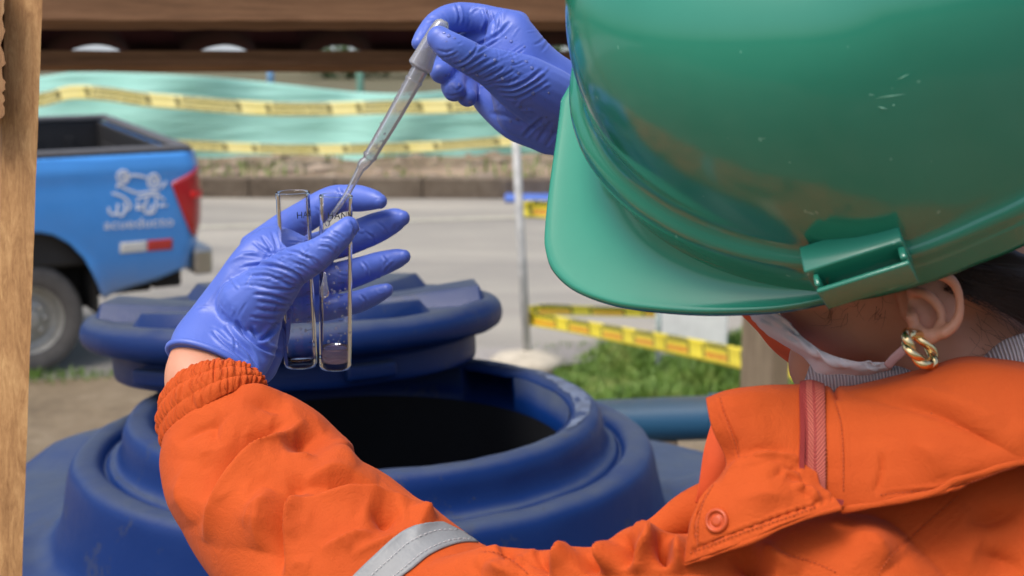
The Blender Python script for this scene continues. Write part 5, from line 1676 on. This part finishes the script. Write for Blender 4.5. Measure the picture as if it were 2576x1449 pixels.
def stitches(path, me, wpx=1.1, dash=7, gap=4, off=.0007, mat=None, parent=None, name='stitching'):
    c = crom(path, 30)
    seg = np.r_[0, np.cumsum(np.hypot(*np.diff(c, axis=0).T))]
    mb = MB(); s = 0
    from mathutils.bvhtree import BVHTree
    bm = bmesh.new(); bm.from_mesh(me); tree = BVHTree.FromBMesh(bm); bm.free()
    while s + dash < seg[-1]:
        pts = []
        for q in (s, s + dash / 2, s + dash):
            x, y = np.interp(q, seg, c[:, 0]), np.interp(q, seg, c[:, 1])
            r = Vector(ray(x, y)); r.normalize()
            h, n, _, d = tree.ray_cast(Vector(CAMP), r)
            if h is not None: pts.append(np.array(h) - np.array(r) * off)
        s += dash + gap
        if len(pts) < 3 or np.linalg.norm(pts[0] - pts[2]) > .01: continue
        C = np.array(pts); Wv = np.cross(C[2] - C[0], C[1] - CAMP); Wv /= np.linalg.norm(Wv)
        mb.add(*sweep(C, np.array([Wv] * 3) * wpx * .00019, .8, 6))
    if mb.V: obj(name, mb.mesh(), mat or M_or_dk, parent or jacket, kind='stuff')
M_thr = simple('pale_thread', (.62, .62, .62), .8)
for fr in (.36, .8):
    stitches([(a[0] + (b[0] - a[0]) * fr, a[1] + (b[1] - a[1]) * fr) for a, b in zip(band_a, band_b)], bnd, .9, 9, 4, .0008, M_thr, jacket)

# ---- collar pieces (sheets with thickness)
def piece(name, ctrl, strokes=(), nu=12, nv=12, th=.0016, mat=None, parent=None, seed=1, wob=.0011, label=None):
    me = grid_sheet(ctrl, nu, nv, 0)
    if strokes: sculpt(me, [(q[0], q[1], q[2] * 1.25, *q[3:]) for q in strokes], flip=True)
    V = verts(me); N = normals(me)
    if wob: setv(me, V + N * (wob * noise3(V, 32, seed) + wob * .3 * noise3(V, 110, seed + 1))[:, None])
    me = solid(me, th)
    return jobj(name, me, mat or M_or, parent, label=label), me
# back layer: dark folded inner flap edge at left
piece('inner_flap', [[(1792, 1058, .692), (1835, 1075, .688), (1880, 1090, .684)], [(1772, 1135, .69), (1815, 1150, .684), (1870, 1160, .682)], [(1757, 1225, .69), (1800, 1220, .686), (1860, 1220, .684)], [(1748, 1262, .692), (1800, 1275, .69), (1860, 1280, .69)]], mat=M_lining, seed=3)
# far collar side beyond the face
piece('far_collar', [[(1862, 788, .86), (1892, 792, .85), (1920, 780, .84)], [(1906, 834, .845), (1934, 842, .838), (1975, 830, .83)], [(1945, 882, .83), (1990, 884, .82), (2025, 872, .81)], [(1990, 918, .81), (2030, 920, .80), (2060, 905, .79)], [(2036, 956, .79), (2060, 958, .785), (2090, 950, .78)]], mat=M_lining, seed=4)
# left front: stand collar running down into the storm flap with the snap, one cloth
fl, fl_me = piece('storm_flap', [
    [(1776, 1003, .676), (1825, 986, .674), (1880, 978, .678), (1935, 974, .686), (1985, 971, .694), (2030, 966, .700)],
    [(1779, 1024, .668), (1832, 1010, .664), (1888, 1002, .667), (1940, 998, .673), (1988, 994, .679), (2032, 990, .684)],
    [(1792, 1080, .662), (1845, 1080, .656), (1896, 1080, .656), (1945, 1080, .658), (1992, 1080, .660), (2036, 1080, .662)],
    [(1826, 1160, .660), (1868, 1150, .653), (1912, 1146, .650), (1955, 1148, .650), (2000, 1154, .651), (2042, 1165, .652)],
    [(1814, 1196, .655), (1855, 1178, .649), (1905, 1168, .646), (1955, 1168, .645), (2008, 1178, .647), (2054, 1192, .648)],
    [(1772, 1244, .650), (1825, 1222, .645), (1890, 1205, .641), (1955, 1200, .640), (2015, 1208, .642), (2062, 1222, .644)],
    [(1745, 1310, .648), (1810, 1285, .640), (1885, 1260, .635), (1955, 1240, .635), (2025, 1240, .637), (2085, 1240, .640)],
    [(1730, 1365, .648), (1800, 1345, .638), (1880, 1315, .632), (1955, 1290, .632), (2030, 1268, .634), (2100, 1255, .637)],
    [(1722, 1419, .648), (1795, 1393, .636), (1880, 1362, .630), (1960, 1325, .629), (2040, 1297, .631), (2115, 1276, .634)]],
    [(z7((470, 370), (500, 480), (560, 620), (590, 760)), 3.0, -.0009, 'pair'), (z7((960, 770), (900, 735), (720, 720), (560, 800), (480, 900)), 12, .0034, 'fold'), (z7((960, 740), (860, 700), (700, 690), (600, 760)), 12, -.0022),
     (z7((760, 880), (860, 810), (960, 800)), 14, -.0024),
     (z7((420, 900), (340, 1120), (340, 1300)), 3, -.0008, 'pair'), (z7((300, 1300), (600, 1180), (850, 1090), (1060, 1020)), 3, -.0009, 'pair'), (z7((870, 830), (950, 880), (1000, 980)), 9, -.0030), (z7((900, 900), (1000, 940), (1060, 1000)), 8, .0026), (z7((840, 800), (930, 850), (960, 930)), 8, .002),
     (z7((600, 830), (780, 760), (920, 780)), 18, -.0016), (z7((560, 1000), (740, 960), (900, 980)), 20, .0018)], nu=14, nv=10, seed=7)
cl, cl_me = fl, fl_me
# upper collar, right of the zip: broad piece up to the neck
cr, cr_me = piece('collar', [
    [(2036, 968, .700), (2085, 977, .698), (2160, 970, .694), (2250, 953, .688), (2340, 926, .684), (2420, 905, .68), (2500, 908, .676), (2600, 925, .672), (2760, 960, .68)],
    [(2038, 992, .684), (2090, 996, .680), (2165, 992, .674), (2255, 978, .668), (2345, 952, .662), (2425, 932, .656), (2505, 935, .650), (2605, 950, .646), (2760, 990, .655)],
    [(2040, 1080, .662), (2100, 1085, .656), (2180, 1085, .650), (2270, 1075, .645), (2360, 1060, .640), (2440, 1050, .636), (2520, 1050, .634), (2610, 1060, .632), (2760, 1090, .645)],
    [(2044, 1180, .654), (2105, 1190, .648), (2190, 1190, .642), (2280, 1180, .637), (2370, 1165, .632), (2450, 1145, .629), (2530, 1120, .628), (2615, 1115, .63), (2760, 1140, .645)],
    [(2060, 1262, .651), (2115, 1282, .645), (2200, 1277, .638), (2290, 1262, .633), (2380, 1240, .629), (2460, 1205, .627), (2540, 1175, .627), (2620, 1160, .63), (2760, 1180, .645)]],
    [(z7((1200, 350), (1500, 400), (1800, 480), (2100, 640), (2290, 760)), 20, -.0042), (z7((1300, 330), (1600, 350), (1900, 420), (2200, 540)), 26, .0030),
     (z7((1440, 700), (1440, 820), (1400, 960)), 5, -.0016), (z7((1160, 400), (1195, 520), (1210, 700), (1212, 960)), 3, -.0009, 'pair'), (z7((1140, 300), (1165, 350), (1170, 400)), 8, -.003),
     (z7((1600, 650), (1750, 720), (1800, 860)), 30, .0022), (z7((1220, 620), (1400, 600), (1600, 620)), 24, -.0014), (z7((1880, 940), (1960, 880), (2100, 850)), 12, -.002), (z7((1450, 960), (1650, 940), (1850, 920), (2080, 850), (2290, 770)), 3, -.0010, 'pair')], nu=12, nv=14, seed=6)
# corner turn-up below the zip end and rolled lower hem
hem = [(2118, 1284, .640, 9), (2150, 1278, .637, 9), (2210, 1268, .633, 9), (2290, 1252, .628, 8), (2360, 1234, .6245, 8), (2400, 1210, .623, 8), (2470, 1190, .622, 8), (2560, 1165, .6225, 8), (2700, 1160, .634, 8)]
hm2 = mesh_from(*limb(hem, .5, 10, 14, .6, .6)); rough(hm2, .0008, 70, 12)
jobj('hem', hm2, M_or, cr)
rs_ = np.random.default_rng(33)
# puckers along the flap's lower edge
bmv = fl_me
sculpt(bmv, [([(1740 + i * 22, 1400 - i * 8.6), (1745 + i * 22 + rs_.normal() * 4, 1375 - i * 8.4)], 5, -.0012) for i in range(17)])
edge_px = [(1722, 1421, .647, 5), (1795, 1396, .635, 5), (1880, 1365, .629, 5), (1960, 1329, .628, 5), (2040, 1300, .630, 5), (2112, 1279, .633, 5)]
em = mesh_from(*limb(edge_px, .6, 14, 10, .6, .6)); rough(em, .0008, 150, 15)
jobj('flap_edge', em, M_or, fl)
stitches(z7((430, 900), (370, 1010), (340, 1130), (338, 1290)), fl_me, 1.0, 7, 4, .0006, None, fl)
stitches(z7((290, 1310), (600, 1190), (850, 1105), (1060, 1030)), fl_me, 1.0, 7, 4, .0006, None, fl)
stitches(z7((470, 370), (500, 480), (545, 600), (590, 760)), cl_me, 1.0, 7, 4, .0006, None, cl)
stitches(z7((1160, 400), (1195, 520), (1210, 700), (1212, 950)), cr_me, 1.2, 7, 3, .0006, None, cr)
stitches(z7((1105, 560), (1112, 760), (1108, 950)), cr_me, 1.2, 7, 3, .0006, None, cr)
stitches(z7((1430, 960), (1650, 940), (1850, 920), (2080, 850), (2290, 770)), cr_me, 1.0, 7, 4, .0006, None, cr)
stitches(z7((1900, 970), (1700, 1140), (1500, 1330), (1420, 1440)), jm, 1.0, 7, 4, .0008)
stitches(z7((780, 1290), (900, 1330), (1040, 1370), (1180, 1430)), jm, 1.0, 7, 4, .0008)
stitches(z3((60, 1290), (150, 1300), (260, 1360), (350, 1440)), jm, 1.0, 7, 4, .0008)
# snap button
hs = view_hits(fl_me, [(1803, 1310)])
if hs:
    h, n = hs[0]
    if n @ (CAMP - h) < 0: n = -n
    e1 = np.cross(n, [0, 0, 1.]); e1 /= np.linalg.norm(e1); e2 = np.cross(n, e1)
    V, F = lathe(crom([(.0058, -.0006), (.0056, .0009), (.0048, .0016), (.0040, .0014), (.0035, .0006), (.0028, .0005), (.0022, .0011), (.0012, .0013), (.00005, .0013)], 3), 40, frame_mat(h, e1, e2, n))
    jobj('snap_button', mesh_from(V, F), simple('orange_snap', (.5, .07, .012), .4, .08), fl)
# zipper: tape, coil teeth
zt = [[(2012, 962, .697), (2040, 958, .696), (2072, 968, .695)], [(2012, 985, .681), (2042, 984, .679), (2074, 990, .678)], [(2016, 1080, .6585), (2046, 1080, .6575), (2076, 1085, .6565)], [(2014, 1180, .650), (2046, 1182, .649), (2076, 1188, .648)], [(2022, 1215, .648), (2050, 1226, .647), (2078, 1240, .6455)], [(2060, 1248, .644), (2075, 1258, .643), (2090, 1266, .642)]]
zp, zp_me = piece('zip_tape', zt, (), 8, 10, .0012, M_zip, None, 9, .0002)
coil = MB()
cpath = crom([(2018, 964, .695), (2016, 990, .679), (2018, 1080, .6565), (2016, 1180, .648), (2022, 1214, .6455), (2045, 1240, .6425), (2085, 1257, .6395), (2118, 1264, .638)], 26)
for i, (x, y, d) in enumerate(cpath):
    p = P(x, y, d); q = cpath[min(i + 1, len(cpath) - 1)]; q0 = cpath[max(i - 1, 0)]
    tx, ty = q[0] - q0[0], q[1] - q0[1]; L = math.hypot(tx, ty); nx_, ny_ = -ty / L, tx / L
    coil.add(*box(p, cw([nx_, -ny_, 0]) * .0011, cw([tx / L, -ty / L, 0]) * .00035, cw([0, 0, 1]) * .0007))
obj('zip_teeth', coil.mesh(), M_zip, zp, kind='stuff', sm=False)
# ================================================================ glass tubes and pipette
def glass(name, col=(1, 1, 1), rough_=.01, ior=1.46):
    t = NT(name); t.color(col).set(Roughness=rough_, IOR=ior); t.b.inputs['Transmission Weight'].default_value = 1.0
    return t.m
M_glass = thin_glass('clear_glass', (.99, .99, .995), (.84, .87, .89), 1.22)
M_base = glass('thick_glass_base', (.97, .985, .985))
M_liq = thin_glass('pink_tinted_liquid', (.97, .88, .91), (.9, .78, .84), 1.15, .02, .2, (.98, .82, .88))
M_plast = thin_glass('clear_pipette_plastic', (.96, .96, .97), (.75, .77, .8), 1.45, .06, .13, (.97, .97, .98))
M_bulb = thin_glass('frosted_bulb_plastic', (.93, .93, .94), (.8, .8, .82), 1.45, .15, .2, (.92, .92, .93))
M_ink = simple('black_print', (.012, .012, .015), .5)
def tube_thing(top_c, bot_c, rpx, d, label, liquid, seed, name='glass_tube'):
    a, b = P(top_c[0], top_c[1], d - .010), P(bot_c[0], bot_c[1], d + .013)
    r = rpx * d / FPX
    ax = a - b; L = np.linalg.norm(ax); ax /= L
    e1 = np.cross(ax, CAMP - a); e1 /= np.linalg.norm(e1); e2 = np.cross(e1, ax)
    M = frame_mat(b, e1, e2, ax)
    th_ = thing(name, b, label, 'glass tube', 'glass tubes in the gloved hand')
    ri = r * .94
    prof = [(.0001, 0), (r * .8, 0), (r * .94, .0006), (r, .0028), (r, .01), (r, L * .5), (r, L - .004), (r * 1.025, L - .0016), (r * 1.015, L), (r * .95, L + .0004), (ri, L - .001), (ri, L * .5), (ri, .0075), (ri * .96, .0052), (ri * .6, .0042), (.0001, .004)]
    V, F = lathe(prof, 56, M)
    obj('tube_wall', mesh_from(V, F), M_glass, th_)
    if liquid:
        lh_ = liquid
        rl = ri * .998
        pr = [(.0001, .0041), (rl * .6, .0043), (rl * .96, .0054), (rl, .0077), (rl, lh_ + .0012), (rl * .93, lh_ + .0003), (rl * .7, lh_), (.0001, lh_)]
        V, F = lathe(pr, 48, M)
        obj('liquid', mesh_from(V, F), M_liq, th_)
    # printed graduation and the maker's name, wrapped on the outside
    def wrap(x, z, rr): # x metres round the tube from the viewer's side, z up
        an = math.pi / 2 - x / r
        return M[:3, :3] @ np.array([rr * math.cos(an), rr * math.sin(an), z]) + M[:3, 3]
    prt = MB()
    x0 = .0075 if liquid is None or liquid == 0 else .0035
    for i in range(9):
        z = .018 + i * (L - .04) / 9
        w_ = .0042 if i % 2 else .0028
        n = 6
        V, F = [], []
        for j in range(n + 1):
            x = x0 - w_ / 2 + w_ * j / n
            for zz in (z - .00016, z + .00016): V.append(wrap(x, zz, r + .00006))
        F = [(j * 2, j * 2 + 2, j * 2 + 3, j * 2 + 1) for j in range(n)]
        prt.add(V, F)
    obj('graduation', prt.mesh(), M_ink, th_, sm=False)
    me = text_mesh('HANNA', .0060, 0, 'LEFT', 1.05)
    bm = bmesh.new(); bm.from_mesh(me); bmesh.ops.subdivide_edges(bm, edges=bm.edges, cuts=1); bm.to_mesh(me); bm.free()
    Vt = verts(me)
    st = (742 - top_c[0]) * d / FPX if seed == 1 else (824 - top_c[0]) * d / FPX
    st = r * math.asin(max(-1, min(1, st / r)))
    zt_ = L - (545 - top_c[1]) * d / FPX * .985
    setv(me, np.array([wrap(st + v[0], zt_ + v[1], r + .00008) for v in Vt]))
    obj('lettering', me, M_ink, th_, sm=False)
    # drops clinging to the glass
    rg = np.random.default_rng(seed)
    hits = []
    nD = 46 if seed == 2 else 20
    for i in range(nD):
        an = rg.normal(math.pi / 2 - .1, .6); z = rg.uniform(.02, L * (.62 if seed == 2 else .3))
        nrm = M[:3, :3] @ np.array([math.cos(an), math.sin(an), 0])
        hits.append((M[:3, 3] + nrm * (r + .0001) + ax * z, nrm))
    obj('droplets', drops(hits, .0003, .0011, seed + 9, .5), M_drop, th_, kind='stuff')
    return M, r, L, th_
TD = .932
M1, r1, L1, t1_ = tube_thing((736, 484), (757, 922), 42, TD, 'empty glass tube nearer the wrist, left of the pair', 0, 1)
M2, r2, L2, t2_ = tube_thing((845, 492), (843, 927), 41, TD - .002, 'glass tube with a little clear liquid, right of the pair under the pipette', .0135, 2)
# large hanging drop on the right tube
hd = P(816, 722, TD - .012)
V, F = limb([(817, 690, TD - .0115, 3.5), (816, 710, TD - .0122, 7), (815, 730, TD - .0127, 12), (815, 738, TD - .0127, 12.5)], .8, 5, 20)
obj('hanging_drop', mesh_from(V, F), M_drop, t2_)

# pipette
pip = thing('pipette', P(820, 556, TD), 'clear plastic dropper pipette held above the right glass tube', 'pipette')
pd0 = .915
def turned(st, name, wall=True):
    """st rows (x, y, d, r px): hollow turned plastic"""
    s = crom(st, 8)
    C = np.array([P(x, y, d) for x, y, d, r in s]); rad = s[:, 3] * s[:, 2] / FPX
    ax = C[-1] - C[0]; ax /= np.linalg.norm(ax)
    W_ = np.cross(ax, C[0] - CAMP); W_ /= np.linalg.norm(W_)
    Nn = np.cross(ax, W_)
    a = np.linspace(0, 2 * math.pi, 32, endpoint=False)
    ringf = lambda c, r: c + np.cos(a)[:, None] * W_ * r + np.sin(a)[:, None] * Nn * r
    Rg = [ringf(c, r) for c, r in zip(C, rad)] + [ringf(c, max(.0002, r - .0007)) for c, r in zip(C[::-1], rad[::-1])]
    V, F = rings(np.array(Rg + [Rg[0]]), False, False)
    return mesh_from(V, F)
obj('bulb', turned([(1118, 52, .905, 10), (1112, 60, .905, 19), (1100, 82, .905, 23), (1082, 112, .907, 24), (1068, 142, .909, 28), (1060, 160, .910, 31), (1056, 168, .9105, 31), (1053, 174, .911, 22)], 'bulb'), M_bulb, pip)
obj('stem', turned([(1060, 166, .9105, 21), (1050, 186, .911, 21.5), (1020, 240, .914, 20.5), (980, 310, .918, 19), (950, 360, .921, 17.5), (930, 394, .923, 16.5), (926, 401, .9235, 14), (918, 409, .924, 15.5), (911, 418, .9245, 14), (905, 428, .925, 10.5), (890, 456, .927, 9), (872, 490, .929, 7.5), (850, 522, .931, 6.5), (838, 538, .932, 6), (826, 556, .932, 5.0)], 'stem'), M_plast, pip)
pc = crom([(1053, 178, .911), (1020, 240, .914), (980, 310, .918), (930, 394, .923)], 10)
for q in ((1040, 204, .912, 22.4), (931, 392, .923, 18)):
    s0 = np.array(q)
    c = P(*q[:3]); axd = P(1053, 174, .911) - P(930, 394, .923); axd /= np.linalg.norm(axd)
    e1 = np.cross(axd, c - CAMP); e1 /= np.linalg.norm(e1); e2 = np.cross(axd, e1)
    rr2 = q[3] * q[2] / FPX
    V, F = lathe(crom([(rr2 * .97, -.0012), (rr2 * 1.04, -.0006), (rr2 * 1.05, 0), (rr2 * 1.04, .0006), (rr2 * .97, .0012)], 2), 32, frame_mat(c, e1, e2, axd))
    obj('stem_ring', mesh_from(V, F), M_plast, pip)
rg = np.random.default_rng(77)
hits = []
axd = P(1053, 174, .911) - P(930, 394, .923); axd /= np.linalg.norm(axd)
for i in range(60):
    t_ = rg.uniform(0, 1); c = P(1060 + (930 - 1060) * t_, 166 + (394 - 166) * t_, .911 + .012 * t_)
    an = rg.normal(0, .8)
    vw = CAMP - c; vw -= axd * (vw @ axd); vw /= np.linalg.norm(vw); sd_ = np.cross(axd, vw)
    n = vw * math.cos(an) + sd_ * math.sin(an)
    hits.append((c + n * (21.5 - 4 * t_) * .915 / FPX, n))
obj('droplets', drops(hits, .0003, .0010, 78, .5), M_drop, pip, kind='stuff')
hits = [(P(823, 562, TD), np.array([0, 0, 1.]))]
obj('tip_drop', drops(hits, .0019, .0022, 79, .9), M_drop, pip)
